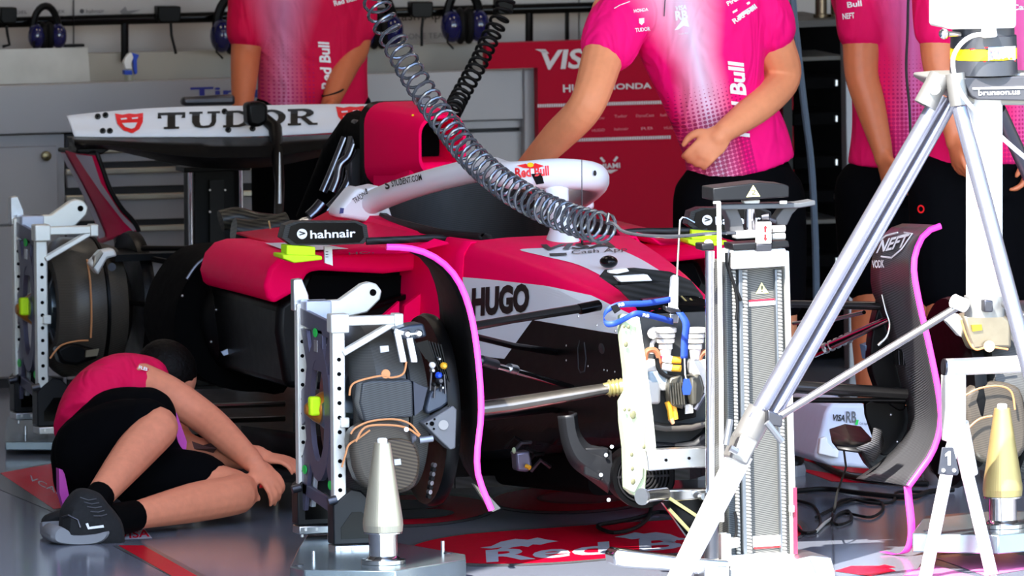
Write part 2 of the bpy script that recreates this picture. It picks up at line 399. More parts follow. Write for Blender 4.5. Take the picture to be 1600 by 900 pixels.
# ---- black equipment rack on the right
rk = thing('equipment_rack', 'tall black rack with shelves and drawers right of the leaning mechanic', 'rack', P(1285, 575, Y=5.3))
YK = 5.3
slab([(1228, 34), (1326, 31), (1333, 575), (1235, 580)], YK+.35, .05, 'back', BLACKM, rk, smooth=False)
slab([(1222, 36), (1236, 36), (1243, 580), (1229, 580)], YK, .4, 'side', BLACK, rk, smooth=False)
slab([(1226, 34), (1318, 30), (1318, 40), (1226, 44)], YK, .4, 'top_shelf', M('grey_shelf', (66, 64, 62), .6), rk, smooth=False)
for v in (90, 345): slab([(1240, v), (1320, v-3), (1320, v+3), (1240, v+6)], YK+.02, .3, 'shelf', M('pale_shelf_edge', (80, 78, 74), .6), rk, smooth=False)
for v in (122, 178, 246, 300, 400, 450):
    dr = slab([(1240, v), (1319, v-3), (1320, v+16), (1241, v+19)], YK+.03, .3, 'drawer', BLACKM, rk, bevel=.003)
    slab([(1306, v+3), (1308.5, v+3), (1308.5, v+12), (1306, v+12)], YK+.012, .018, 'handle', ALU, dr)
slab([(1320, 30), (1334, 29), (1340, 575), (1327, 576)], YK-.02, .05, 'aluminium_post', M('grey_extrusion', (140, 142, 148), .4, .4), rk, bevel=.003)
CUP = M('smoked_steel', (120, 110, 95), .2, 1)
for u, lb in ((1283, 'left'), (1307, 'right')):
    solo(MB().lathe([(0, .024), (.02, .024), (.022, .018), (.12, .018), (.12, .014), (.1, .014)], P(u, 32, Y=YK+.12), (0, 0, 1), 18), 'steel_canister', CUP, lb+' of two shiny steel canisters on top of the black rack', 'canister', 'canisters on the rack')
bk = solo(MB().prism(PY([(1345, 60), (1800, 46), (1800, 560), (1350, 573)], 5.55), (0, .4, 0)), 'storage_cabinet', M('dark_grey_cabinet', (38, 38, 42), .5), 'dark grey storage cabinet behind the two mechanics on the right', 'cabinet', smooth=False)
lp = solo(MB().prism(PY([(1336, 100), (1352, 99), (1356, 560), (1341, 561)], 5.4), (0, .1, 0)), 'door_post', CAB, 'pale grey upright post beside the black rack', 'post', smooth=False)
# blue-grey cable hanging in front of the rack
pts = [P(*p, Y=3.6) for p in cat([(1234, -120), (1239, 0), (1247, 80), (1257, 170), (1267, 250), (1272, 330), (1275, 420), (1276, 545)], 6)]
pts[0].z = 3.18
solo(MB().tube(pts, .0105, 8), 'air_line', M('blue_grey_hose', (88, 104, 122), .4), 'blue-grey air line hanging straight down in front of the rack', 'hose')
# ---- floor graphics
FRED = M('floor_red_paint', (205, 8, 40), .25, noise=.04, spec=.07); FGREY = M('floor_dark_border', (92, 90, 94), .2)
FWH = M('floor_pale_paint', (198, 204, 220), .2); FBASE = FLOORM
fl = bpy.data.objects['floor']
def fz(poly, mat, z=.001, name='floor_marking'): return patch(poly, mat, fl, Z=z, name=name)
fz([(-40, 748), (90, 720), (112, 796), (84, 800)], FGREY); fz([(0, 739), (88, 723), (106, 793), (84, 795)], FRED, .0015)
text('VCARB', (44, 749), (110, 782), 8, FWH, fl, Z=.002)
fz([(176, 852), (232, 852), (345, 912), (290, 912)], FGREY); fz([(185, 852), (224, 852), (330, 912), (290, 912)], FRED, .0015)
fz([(180, 826), (226, 826), (238, 841), (190, 843)], FWH, .0012); text('VISA', (186, 842), (234, 838), 12, FRED, fl, Z=.002, bold=.02)
def blob(cx, cy, a, b, mat, z, k=-.03):
    return fz([(u, v+(u-cx)*k) for u, v in ellpx(cx, cy, a, b, 40)], mat, z)
blob(640, 796, 136, 27, FGREY, .001); blob(640, 796, 128, 23, FRED, .0014); blob(630, 789, 62, 8, FGREY, .0018); blob(630, 789, 58, 6, FBASE, .002); blob(640, 803, 70, 8, FGREY, .0018); blob(640, 803, 66, 6, FBASE, .002)
blob(895, 778, 134, 24, FGREY, .001); blob(895, 778, 126, 20, FRED, .0014); blob(915, 776, 76, 11, FGREY, .0018); blob(915, 776, 70, 8.5, FBASE, .002)
oval = cat([(636, 860), (650, 848), (720, 834), (850, 823), (1000, 812), (1140, 804), (1230, 806), (1262, 824), (1240, 845), (1150, 858), (1000, 870), (860, 882), (740, 884), (660, 876)], 4, True)
fz(oval, FGREY, .001); fz([(960+(u-960)*.972, 845+(v-845)*.9) for u, v in oval], FRED, .0015)
text('Red Bull', (760, 878), (1180, 848), 19, FWH, fl, Z=.002, bold=.025)
def bull(u0, v0, s, flip=1):
    p = [(0, 4), (14, 2), (26, -5), (44, -9), (60, -7), (72, -10), (84, -6), (98, -3), (86, -1), (76, 2), (66, 1), (60, 5), (52, 3), (40, 5), (30, 9), (18, 10), (28, 4), (14, 6)]
    fz([(u0+x*s*flip, v0+y*s*.75-x*s*flip*.03) for x, y in p], FWH, .002)
bull(750, 852, 1.25); bull(1078, 838, 1.2, -1)
for pl in ([(1304, 892), (1330, 884), (1380, 884), (1400, 892), (1360, 900)], [(1462, 866), (1520, 853), (1600, 845), (1600, 856), (1520, 862)], [(1350, 890), (1382, 882), (1400, 886)]): fz(pl, FRED, .0013)
FPK = M('floor_pink_paint', (240, 130, 190), .2)
for pl in ([(1462, 872), (1570, 864), (1600, 868), (1600, 890), (1540, 900), (1500, 885)], [(1400, 905), (1450, 880), (1540, 905)]): fz(pl, FPK, .0012)
fz([(1210, 707), (1245, 700), (1440, 724), (1440, 745), (1330, 738)], FRED, .0012); fz([(1240, 730), (1330, 745), (1420, 752), (1420, 757), (1300, 752)], FRED, .0012)
# ================================================================== THE RACING CAR
car = thing('racing_car', 'pink and white open-wheel racing car with wheels and bodywork removed', 'car', (0, 1.8, .12))
# ---- monocoque: sections (Y, half width top, z top, half width bottom, z bottom)
SEC = [(-.14, .128, .655, .145, .315), (.1, .15, .68, .17, .29), (.4, .185, .712, .205, .25), (.7, .215, .738, .245, .21), (.95, .24, .752, .28, .18), (1.08, .252, .757, .29, .17)]
def tubsec(y, wt, zt, wb, zb):
    r = .035; half = []
    half += [(0, zt+.012), (wt*.5, zt+.010), (wt-r, zt+.003)]
    half += [(wt-r*.35, zt-r*.25), (wt+.002, zt-r)]
    for t in (.3, .6, .85): half.append((wt+(wb-wt)*min(1, t*1.2), zt-r+(zb-zt+r)*t))
    half += [(wb-.01, zb+.02), (wb*.75, zb), (0, zb)]
    right = [V(-x, y, z) for x, z in half]; left = [V(x, y, z) for x, z in half[1:-1]][::-1]
    return right+left
secs = []
for i in range(len(SEC)-1):
    for t in (0, .25, .5, .75): secs.append(tubsec(*[a+(b-a)*t for a, b in zip(SEC[i], SEC[i+1])]))
secs.append(tubsec(*SEC[-1]))
tub = MB().rings(secs).build('monocoque', PINK, car)
# cockpit surround: U profile either side of the opening plus a headrest hump at the back
def cockrow(y, wo, wi, zr, wb, zb, s):
    return [V(s*wi*.8, y, zr-.24), V(s*wi*.95, y, zr-.1), V(s*wi, y, zr-.02), V(s*(wi+.012), y, zr), V(s*(wo-.02), y, zr), V(s*wo, y, zr-.03), V(s*(wo+(wb-wo)*.5), y, (zr+zb)/2), V(s*wb, y, zb)]
CK = [(1.06, .252, .14, .757, .29, .17), (1.12, .258, .195, .757, .295, .17), (1.25, .266, .225, .757, .3, .17), (1.5, .28, .24, .757, .31, .17), (1.8, .295, .24, .765, .32, .17), (2.0, .3, .225, .775, .32, .17), (2.12, .3, .17, .79, .32, .17), (2.2, .3, .06, .80, .32, .17)]
for s in (-1, 1):
    MB().grid([cockrow(*c, s) for c in CK]).build('cockpit_side', PINK, car, solid=.006)
# black padding
pad = MB()
PD = [(1.10, .16), (1.25, .218), (1.5, .232), (1.8, .232), (2.0, .21), (2.1, .15), (2.15, 0)]
path = [(-x, y) for y, x in PD]+[(x, y) for y, x in PD[::-1]][1:]
rows = []
for x, y in [p for p in cat(path, 5)]:
    k = .03*math.exp(-((y-2.15)/.16)**2)*2.2
    rows.append([V(x*.7, y-(.1 if y > 1.9 else 0), .5), V(x*.92, y-.02, .66), V(x*.97, y, .745+k*.6), V(x*1.02, y+.01, .772+k), V(x*1.09, y+.03, .775+k), V(x*1.13, y+.045, .755+k*.7)])
pd = pad.grid(rows).build('headrest_padding', carbon('padding_weave', (20, 21, 22), (38, 39, 40), 420, .6), car, solid=.004)
MB().box((0, 1.6, .45), (.4, 1.0, .02)).build('cockpit_floor', BLACKM, car)
MB().prism([V(-.2, 1.12, .45), V(.2, 1.12, .45), V(.2, 1.12, .74), V(-.2, 1.12, .74)], (0, -.02, 0)).build('dash_bulkhead', BLACKM, car)
# ---- livery on the tub
tub.data.materials.append(BLACK)
_o = origin(tub)
for p in tub.data.polygons:
    c = p.center+_o
    if c.z < .58-.02*c.y: p.material_index = 1
TT = bvh([tub])
patch(cat([(812, 391), (850, 388), (930, 383), (955, 386), (1000, 405), (1050, 436), (1082, 457), (1098, 470), (1088, 468), (1060, 452), (1030, 445), (990, 455), (975, 452), (955, 440), (905, 415), (850, 401)], 4, True), WHITE, tub, TT, sub=3, name='white_nose_field')
patch([(724, 433), (760, 436), (850, 446), (925, 462), (986, 491), (987, 525), (940, 518), (834, 500), (790, 561), (748, 556), (728, 500)], WHITE, tub, TT, sub=4, off=.002, name='white_side_field')
patch([(748, 556), (790, 561), (834, 500), (940, 518), (987, 525), (990, 705), (860, 705), (780, 690), (740, 640)], BLACK, tub, TT, sub=4, off=.004, name='black_lower_field')
patch([(1108, 472), (1114, 484), (1000, 492), (992, 478), (1000, 466), (1060, 455)], BLACKM, tub, TT, sub=3, off=.003, name='bulkhead_rim')
text('HUGO', (739, 492), (829, 484), 40, INK, tub, TT, bold=.055, off=.005, up=(1, -41))
text('VISA', (845, 393), (962, 388), 9, INK, tub, TT, bold=.03, off=.004, shear=.2)
text('Cash App', (893, 399), (980, 394), 6, INK, tub, TT, off=.004)
patch([(858, 398), (885, 397), (886, 401), (860, 402)], INK, tub, TT, off=.004)
MB().ell(P(951, 409, Y=.42)+V(0, 0, 0), (.024, .03, .017)).build('camera_dome', BLACKG, car)
MB().tube(PY([(909, 249), (909.5, 388)], .86), [.0012, .002], 6).build('antenna', DSTEEL, car); MB().cyl(P(909.5, 391, Y=.86), P(909.5, 376, Y=.86), .005, .003).build('antenna_base', RUBBER, car)
MB().prism(PXX([(0, 0)], 0) if False else [V(-.02, -.005, 0)+V(*p) for p in ((0, 0, .1), (.01, 0, .1), (.01, .01, .1))], (0, 0, .001)) 
# nose-top hatch with electronics
ht = slab([(936, 432), (945, 421), (990, 418), (1045, 424), (1078, 438), (1096, 462), (1098, 478), (1000, 482), (985, 466)], .02, -.012, 'hatch_tray', CARB, car)
zz = P(1010, 440, Y=.06)
def boxpx(u0, v0, u1, v1, Y, dep, name, mat, par=car, bev=.004): return slab([(u0, v0), (u1, v0-(u1-u0)*.03), (u1, v1-(u1-u0)*.03), (u0, v1)], Y, dep, name, mat, par, bevel=bev)
slab([(962, 432), (1012, 429), (1020, 439), (970, 441)], -.02, .05, 'sensor_box', PWHITE, car, bevel=.003)
slab([(970, 441), (1020, 439), (1020, 443), (970, 446)], -.018, .05, 'sensor_base', BLACK, car)
slab([(951, 423), (980, 419), (984, 424), (965, 428), (952, 427)], -.01, .04, 'sensor_lid', PWHITE, car, bevel=.003)
slab([(962, 446), (1046, 440), (1050, 462), (1030, 468), (985, 470)], -.03, .01, 'carbon_wall', CARB, car)
slab([(1002, 467), (1046, 463), (1052, 472), (1010, 476)], -.045, .05, 'relay_box', M('maroon_box', (90, 20, 45), .3), car, bevel=.003)
slab([(1004, 476), (1052, 472), (1052, 482), (1005, 486)], -.045, .05, 'loom_tray', BLACK, car)
for i in range(9):
    a = P(1060+i*4.5, 462+i*1.2, Y=-.05); b = P(1064+i*4, 486+i, Y=-.06)
    MB().tube([a, (a+b)/2+V(.008, -.015, .006), b], .003, 6).build('wire', (BLACK, GOLD, RUBBER)[i % 3], car)
# ---- front bulkhead
bh = slab([(985, 492), (1125, 486), (1128, 690), (1000, 700), (990, 690)], -.146, .012, 'bulkhead_plate', M('grey_carbon_plate', (54, 56, 58), .5, noise=.2, scale=50), car)
ALB = M('satin_cast_alloy', (226, 224, 220), .45, .35, noise=.08)
for u0, n in ((1040, 'reservoir'), (1086, 'reservoir')):
    ro = None
    for k, (dv, w2, h) in enumerate(((0, 17, 8), (9, 15, 7), (17, 14, 7), (25, 11, 9))):
        c = P(u0, 512+dv, Y=-.2); mb = MB().lathe([(0, w2/595*.9), (.002, w2/595), (h/595*.9, w2/595), (h/595, w2/595*.92)], c-V(0, 0, h/595), (0, 0, 1), 20)
        if ro is None: ro = mb.build('reservoir', ALB, car)
        else: mb.build('reservoir_ring', ALB, ro)
    MB().cyl(P(u0, 545, Y=-.2), P(u0, 562, Y=-.2), .016, .012).build('reservoir_neck', ALB, ro)
COP = M('copper_hose', (150, 92, 62), .45)
for pts in ([(1008, 568), (1010, 550), (1022, 547), (1030, 558), (1032, 575)], [(1092, 572), (1094, 556), (1104, 550), (1114, 560)]):
    MB().tube([P(*p, Y=-.2) for p in cat(pts, 5)], .008, 8).build('copper_hose', COP, car)
MB().tube([P(*p, Y=-.17) for p in cat([(1018, 552), (1020, 535), (1030, 530), (1036, 540)], 5)], .006, 8).build('vent_hose', PWHITE, car)
BLU = M('pale_blue_alloy', (170, 190, 205), .4, .3)
for u, v, a, b, mt in ((1018, 572, 26, 20, ALB), (1028, 590, 32, 24, BLU), (1018, 612, 30, 40, ALB), (1038, 600, 18, 22, ALB), (1094, 575, 28, 26, ALB), (1100, 600, 24, 40, ALB)):
    slab([(u-a/2, v-b/2+2), (u-a/2+4, v-b/2), (u+a/2-2, v-b/2), (u+a/2, v-b/2+4), (u+a/2, v+b/2-2), (u+a/2-4, v+b/2), (u-a/2+3, v+b/2)], -.21, .05, 'cylinder_block', mt, car, bevel=.008, seg=3)
YEL = M('amber_fitting', (225, 165, 40), .4)
for v in (562, 575):
    MB().cyl(P(1035, v-2, Y=-.215), P(1050, v, Y=-.225), .010).build('hose_fitting', ALB, car)
    MB().cyl(P(1049, v, Y=-.225), P(1064, v+1, Y=-.23), .009).build('amber_sleeve', YEL, car)
MB().tube([P(*p, Y=-.22) for p in cat([(1026, 560), (1030, 578), (1042, 588), (1056, 590)], 5)], .006).build('black_hose', RUBBER, car)
MB().cyl(P(1033, 556, Y=-.2), P(1042, 562, Y=-.21), .009).build('red_cap', M('red_rubber', (200, 25, 50), .4), car)
fin = slab([(1042, 605), (1048, 590), (1066, 586), (1070, 610), (1068, 640), (1050, 634)], -.23, .05, 'finned_block', M('gunmetal_casting', (96, 94, 86), .4, .6, noise=.2), car, bevel=.005)
for i in range(6):
    MB().bar(P(1046+i*4, 598, Y=-.236), P(1049+i*4, 632, Y=-.236), .003, .008).build('fin', MATS['gunmetal_casting'], fin)
slab([(1078, 588), (1096, 584), (1102, 606), (1098, 634), (1080, 634)], -.225, .05, 'finned_block', MATS['gunmetal_casting'], car, bevel=.008)
for u in (1044, 1052): MB().tube([P(*p, Y=-.22) for p in cat([(u-2, 628), (u+2, 640), (u+4, 655)], 4)], .007).build('yellow_connector', YEL, car)
MB().cyl(P(1048, 654, Y=-.22), P(1052, 662, Y=-.22), .008, .005).build('connector_tip', M('peach_plastic', (220, 160, 120), .5), car)
slab([(1058, 640), (1088, 634), (1088, 652), (1060, 658)], -.2, .05, 'valve_block', BLACK, car, bevel=.003); slab([(1071, 633), (1083, 631), (1083, 645), (1071, 647)], -.206, .01, 'pressure_tag', PWHITE, car)
MB().tube(PY([(1086, 640), (1094, 628), (1102, 615)], -.22), [.008, .006, .005]).build('drain_pipe', DSTEEL, car)
MB().cyl(P(1022, 520, Y=-.15), P(1020, 521, Y=-.19), .016, .014).build('side_socket', ALB, car)
# lower lip under the bulkhead
low = MB().grid([[P(u, v, Y=y) for u, v, y in r] for r in (
    [(1000, 655, -.1), (1040, 662, -.1), (1080, 662, -.1), (1125, 648, -.1)], [(1000, 662, -.2), (1040, 668, -.22), (1080, 667, -.22), (1125, 655, -.2)], [(1003, 668, -.2), (1040, 674, -.22), (1080, 673, -.22), (1125, 660, -.2)])])
low.build('lower_lip', M('scuffed_grey_edge', (84, 80, 74), .5), car, solid=.01)
# chassis side details on the black field
TB = bvh([tub])
MB().ell(P(938, 545, Y=.12)+V(-.004, 0, 0), (.006, .06, .028)).build('side_lens', DSTEEL, car)
pz = onpath([(908, 532), (905, 545), (906, 575), (909, 582), (916, 580), (918, 560), (915, 535)], TB, .003, 'slot_frame', DSTEEL, car)
for u, v in ((887, 540), (887, 563), (946, 578), (951, 579), (963, 581), (921, 572), (905, 494), (934, 508), (963, 517)):
    q = hit(u, v, TB, .002)
    if q: MB().ell(q, .004, 8, 6).build('rivet', ALU, car)
# ---- halo
HT = [P(575, 312, Y=1.92)]
hal = []
right = [(555, 330, 1.98), (590, 312, 1.88), (640, 293, 1.68), (700, 276, 1.47), (760, 264, 1.27), (810, 263, 1.1)]
pr = [P(u, v, Y=y) for u, v, y in right]
ctr = [V(-.06, 1.03, .945), V(.06, 1.03, .945)]
zf = lambda p: p
pl = [P(*q_) for q_ in ((931, 281, 1.2), (926, 292, 1.4), (908, 306, 1.62), (888, 318, 1.82), (868, 328, 2.0))]
ring = cat([tuple(p) for p in pr[:-1]]+[(-.115, 1.075, .935), (0, 1.03, .94), (.1, 1.06, .928)]+[tuple(p) for p in pl], 7)
halo = MB().tube(ring, [.033+.008*math.exp(-((i/(len(ring)-1)-.54)/.16)**2) for i in range(len(ring))], 16, ref=(0, 0, 1)).build('halo_ring', WHITE, car)
st = [V(0, 1.035, .94), V(0, 1.02, .9), V(0, .99, .84), V(0, .965, .79), V(0, .95, .75)]
rs = []
for p, (a, b) in zip(st, ((.055, .03), (.035, .035), (.026, .045), (.03, .055), (.05, .075))):
    rs.append([p+V(a*math.cos(6.2832*j/14), b*math.sin(6.2832*j/14)+.02, 0) for j in range(14)])
MB().rings(rs).build('halo_strut', WHITE, car)
for s in (-1, 1):
    pp = [(520, 326, 0), (545, 296, 0), (552, 291, 0), (562, 293, 0), (585, 288, 0), (604, 305, 0), (601, 318, 0), (610, 345, 0), (590, 350, 0), (520, 338, 0)]
    q = [P(u, v, Y=1.95) for u, v, _ in pp]
    if s > 0: q = [V(-a.x, a.y, a.z) for a in q][::-1]
    c = sum(q, V(0, 0, 0))/len(q)
    MB().rings([[c+(a-c)*.9+V(0, -.05, 0) for a in q], [a+V(0, -.03, 0) for a in q], [a+V(0, .05, 0) for a in q]]).build('halo_mount', WHITE, car, bevel=.008, seg=3)
HTR = bvh([halo]); HM = bvh([o for o in car.children if o.name.startswith('halo')])
text('STUDENT.COM', (614, 292), (661, 281), 9, INK, halo, HTR, bold=.02, off=.003)
text('S', (604, 296), (611, 294), 12, INK, halo, HTR, bold=.03, off=.003)
text('TRADING', (554, 318), (577, 303), 9, INK, halo, HM, bold=.01, off=.004)
patch([(533, 326), (537, 325), (536, 333), (532, 334)], M('navy_print2', (28, 32, 110), .5), halo, HM, off=.004)
text('Red Bull', (806, 277), (858, 273), 14, REDINK, halo, HM, bold=.03, off=.003)
patch([(808, 260), (822, 257), (829, 262), (836, 256), (850, 260), (842, 263), (830, 264), (818, 263)], REDINK, halo, HM, off=.003); patch(ellpx(829, 259, 5, 3.4, 12), M('yellow_print', (250, 200, 20), .5), halo, HM, off=.004)
patch([(830, 272), (846, 271), (850, 285), (838, 287)], BLACKG, halo, HM, off=.004, name='camera_window')
patch(ellpx(928, 271, 2.5, 4, 12), INK, halo, HM, off=.004)
# ---- airbox / roll hoop
def rrect(cx, cz, a, b, r, y, n=6):
    out = []
    for sx, sz, a0 in ((1, 1, 0), (-1, 1, 90), (-1, -1, 180), (1, -1, 270)):
        for k in range(n+1):
            t = math.radians(a0+90*k/n); out.append(V(cx+sx*(a-r)+r*math.cos(t), y, cz+sz*(b-r)+r*math.sin(t)))
    return out
c0 = P(688, 228, Y=2.15)
cx, cz = c0.x, c0.z+.002
ab = MB().rings([rrect(cx, cz, .052, .066, .035, 2.35), rrect(cx, cz, .054, .068, .038, 2.2), rrect(cx, cz, .06, .075, .045, 2.13), rrect(cx, cz, .068, .084, .05, 2.13), rrect(cx, cz, .074, .092, .055, 2.16),
    rrect(cx-.01, cz-.01, .092, .105, .06, 2.3), rrect(cx-.02, cz-.02, .1, .12, .06, 2.5)], cap=False).build('airbox', PINK, car)
MB().rings([rrect(cx, cz, .053, .067, .035, 2.34), rrect(cx, cz, .053, .067, .035, 2.36)]).build('intake_dark', BLACKM, car)
MB().rings([rrect(cx, cz-.13, .075, .08, .03, 2.19), rrect(cx-.01, cz-.14, .1, .1, .03, 2.46)]).build('roll_hoop_base', PINK, car, bevel=.01)
MB().rings([rrect(cx-.02, cz-.03, .1, .125, .05, 2.5), rrect(cx-.02, cz-.05, .105, .15, .05, 2.53)]).build('airbox_gasket', BLACK, car)
slab([(657, 150), (674, 150), (676, 177), (657, 178)], 2.3, .05, 'camera_pod', DSTEEL, car, bevel=.006)
MB().ell(P(645, 180, Y=2.2), (.004, .004, .003), 8, 6).build('tell_tale', M('yellow_dot', (250, 220, 0), .4), car)
# ---- engine, ducts and exhaust in the open rear
MB().rings([rrect(0, .42, .2, .2, .06, 2.35), rrect(0, .42, .17, .2, .06, 3.0), rrect(0, .38, .12, .14, .05, 3.7)]).build('engine_block', BLACK, car)
MB().tube([P(*p) for p in ((592, 212, 2.55), (560, 205, 2.75), (530, 240, 2.9), (505, 290, 3.0), (480, 345, 3.05))], [.055, .06, .05, .04, .035], 12).build('intake_plenum', BLACKM, car)
EXM = M('blued_exhaust_steel', (110, 112, 122), .22, 1, noise=.25, scale=10)
for pts, r in (([(553, 225, 2.6), (545, 245, 2.6), (532, 258, 2.6), (528, 280, 2.6), (520, 300, 2.6)], .013), ([(560, 235, 2.65), (550, 262, 2.65), (545, 285, 2.65), (530, 310, 2.65), (510, 330, 2.65)], .014), ([(505, 318, 2.5), (495, 330, 2.5), (484, 340, 2.5)], .02), ([(540, 215, 2.7), (530, 240, 2.7), (518, 270, 2.7), (505, 300, 2.7)], .012)):
    MB().tube([P(*p) for p in cat(pts, 4)], r, 10).build('exhaust_pipe', EXM, car)
MB().lathe([(0, .012), (.03, .02), (.05, .02)], P(492, 342, Y=2.5), (-.8, 0, -.4), 14).build('pipe_clamp', ALU, car)
slab([(556, 188), (600, 184), (600, 196), (575, 235), (560, 300), (548, 300), (545, 240)], 2.62, .05, 'heat_shield', DSTEEL, car, bevel=.006)
slab([(560, 206), (586, 203), (588, 210), (562, 214)], 2.6, .02, 'foil_patch', M('silver_foil', (190, 180, 180), .3, .8), car, bevel=.003)
for pts, r in (([(345, 345, 2.9), (370, 340, 2.9), (400, 348, 2.9), (440, 352, 2.9)], .03), ([(365, 360, 2.75), (400, 362, 2.75), (450, 350, 2.75)], .035)):
    MB().tube([P(*p) for p in cat(pts, 4)], r, 12).build('cooling_duct', carbon('duct_carbon', (22, 21, 18), (60, 55, 45), 200, .35), car)
# gearbox, rear structure, dark rear beam
MB().rings([rrect(0, .36, .09, .11, .04, 3.4), rrect(0, .36, .07, .09, .03, 4.2)]).build('gearbox', BLACK, car)
MB().tube([P(*p) for p in ((435, 345, 3.6), (437, 290, 3.9), (430, 200, 4.15), (412, 185, 4.2))], [.014, .014, .02, .018], 10).build('wing_pylon', BLACK, car)
sw = MB().tube(PY([(437, 238), (437, 318)], 3.7), [.002, .006], 8).build('pitot_sensor', ALU, car)
slab([(386, 162), (410, 158), (420, 165), (419, 192), (404, 200), (388, 196)], 4.05, .06, 'drs_actuator', BLACK, car, bevel=.012, seg=3)
slab([(286, 152), (368, 148), (369, 164), (286, 166)], 4.45, .04, 'rain_light_mount', DSTEEL, car, bevel=.01)
# ---- rear wing
WY = 4.15
fr = []
topv = cat([(104, 181), (160, 175), (260, 168), (400, 165), (520, 163), (610, 165), (642, 178)], 6)
botv = cat([(116, 213), (160, 214), (260, 214), (400, 213), (520, 207), (600, 198), (642, 184)], 6)
rows = []
for k, y in enumerate((WY+.07, WY+.06, WY+.03, WY)):
    t = k/3
    rows.append([P(a[0]+(b[0]-a[0])*t, a[1]+(b[1]-a[1])*t, Y=y) for a, b in zip(topv, botv)])
flap = MB().grid(rows).build('wing_flap', WHITE, car, solid=.004)
FT = bvh([flap])
def slabletter(pts, u0, v0, sx, sy): patch([(u0+x*sx+y*sy*.0, v0-y*sy-(x*sx)*.028) for x, y in pts], INK, flap, FT, off=.005, name='wing_letter', sub=2)
def L(ch, u0, v0, wd, ht):
    q = {'T': [[(.36, .1), (.64, .1), (.64, .88), (.36, .88)], [(0, .84), (1, .84), (1, 1), (0, 1)], [(0, .62), (.14, .62), (.1, .9), (0, .9)], [(.86, .62), (1, .62), (1, .9), (.9, .9)], [(.22, 0), (.78, 0), (.78, .13), (.22, .13)]],
         'U': [[(.1, .9), (.1, .35), (.2, .1), (.4, 0), (.65, 0), (.85, .12), (.92, .35), (.92, .9), (.76, .9), (.76, .35), (.68, .17), (.5, .13), (.4, .17), (.36, .35), (.36, .9)], [(0, .87), (.46, .87), (.46, 1), (0, 1)], [(.62, .87), (1.05, .87), (1.05, 1), (.62, 1)]],
         'D': [[(.1, .05), (.34, .05), (.34, .95), (.1, .95)], [(0, 0), (.55, 0), (.85, .12), (1, .5), (.85, .88), (.55, 1), (0, 1), (0, .87), (.5, .87), (.66, .75), (.73, .5), (.66, .25), (.5, .13), (0, .13)]],
         'O': None,
         'R': [[(.1, .05), (.34, .05), (.34, .95), (.1, .95)], [(0, 0), (.46, 0), (.46, .13), (0, .13)], [(0, .87), (.5, .87), (.62, .8), (.64, .7), (.6, .6), (.48, .53), (.3, .53), (.3, .42), (.5, .42), (.75, .5), (.88, .62), (.88, .8), (.78, .94), (.6, 1), (0, 1)], [(.42, .47), (.62, .47), (.86, .12), (1.02, .12), (1.02, 0), (.72, 0)]]}[ch]
    if ch == 'O':
        n = 28; vs = []; fs = []
        for i in range(n):
            t = 6.2832*i/n
            for a, b in ((.5, .5), (.25, .36)):
                x, y = .5+a*math.cos(t), .5+b*math.sin(t); vs.append((u0+x*wd, v0-y*ht-x*wd*.028))
            j = (i+1) % n; fs.append((2*i, 2*j, 2*j+1, 2*i+1))
        flatprint('wing_letter', vs, fs, INK, flap, FT, off=.006); return
    for p in q: slabletter(p, u0, v0, wd, ht)
for ch, u0, wd in (('T', 246, 43), ('U', 295, 46), ('D', 348, 47), ('O', 400, 46), ('R', 449, 46)): L(ch, u0, 204-(u0-246)*.029, wd, 27)
def shield(u, v):
    patch([(u-22, v-14), (u-10, v-12), (u, v-14), (u+10, v-13), (u+22, v-15), (u+22, v), (u+16, v+12), (u+6, v+18), (u-8, v+14), (u-18, v+3)], REDINK, flap, FT, off=.005, name='shield_emblem', sub=2)
    for pl in ([(u-14, v-6), (u-4, v-7), (u-3, v-3), (u-12, v-2)], [(u+4, v-7), (u+14, v-8), (u+14, v-4), (u+5, v-3)], [(u-11, v+3), (u+13, v+2), (u+9, v+10), (u+4, v+12), (u-6, v+9)]): patch(pl, WHITE, flap, FT, off=.007, sub=1)
shield(201, 192); shield(546, 181)
for u, v in ((152, 183), (164, 181), (160, 207), (171, 207), (350, 175), (356, 205), (394, 203), (574, 170), (591, 170)):
    pr_ = hit(u, v, FT, .006)
    if pr_: MB().lathe([(0, .0035), (.002, .006), (.002, .009), (0, .009)], pr_, (0, -1, 0), 14).build('wing_rivet', INK, car)
mtop = cat([(112, 216), (200, 217), (400, 216), (520, 211), (640, 204)], 6); mbot = cat([(120, 232), (170, 232), (220, 243), (290, 258), (360, 262), (430, 258), (520, 240), (640, 222)], 6)
mtop = resamp([(a[0], a[1], 0) for a in mtop], 30); mbot = resamp([(a[0], a[1], 0) for a in mbot], 30)
rows = [[P(a.x, a.y, Y=WY-.02) for a in mtop], [P((a.x+b.x)/2, a.y*.7+b.y*.3, Y=WY-.1) for a, b in zip(mtop, mbot)], [P((a.x+b.x)/2, a.y*.35+b.y*.65, Y=WY-.12) for a, b in zip(mtop, mbot)], [P(b.x, b.y, Y=WY-.05) for b in mbot], [P(b.x, b.y-10, Y=WY+.1) for b in mbot]]
MB().grid(rows).build('wing_main_plane', BLACK, car, solid=.006)
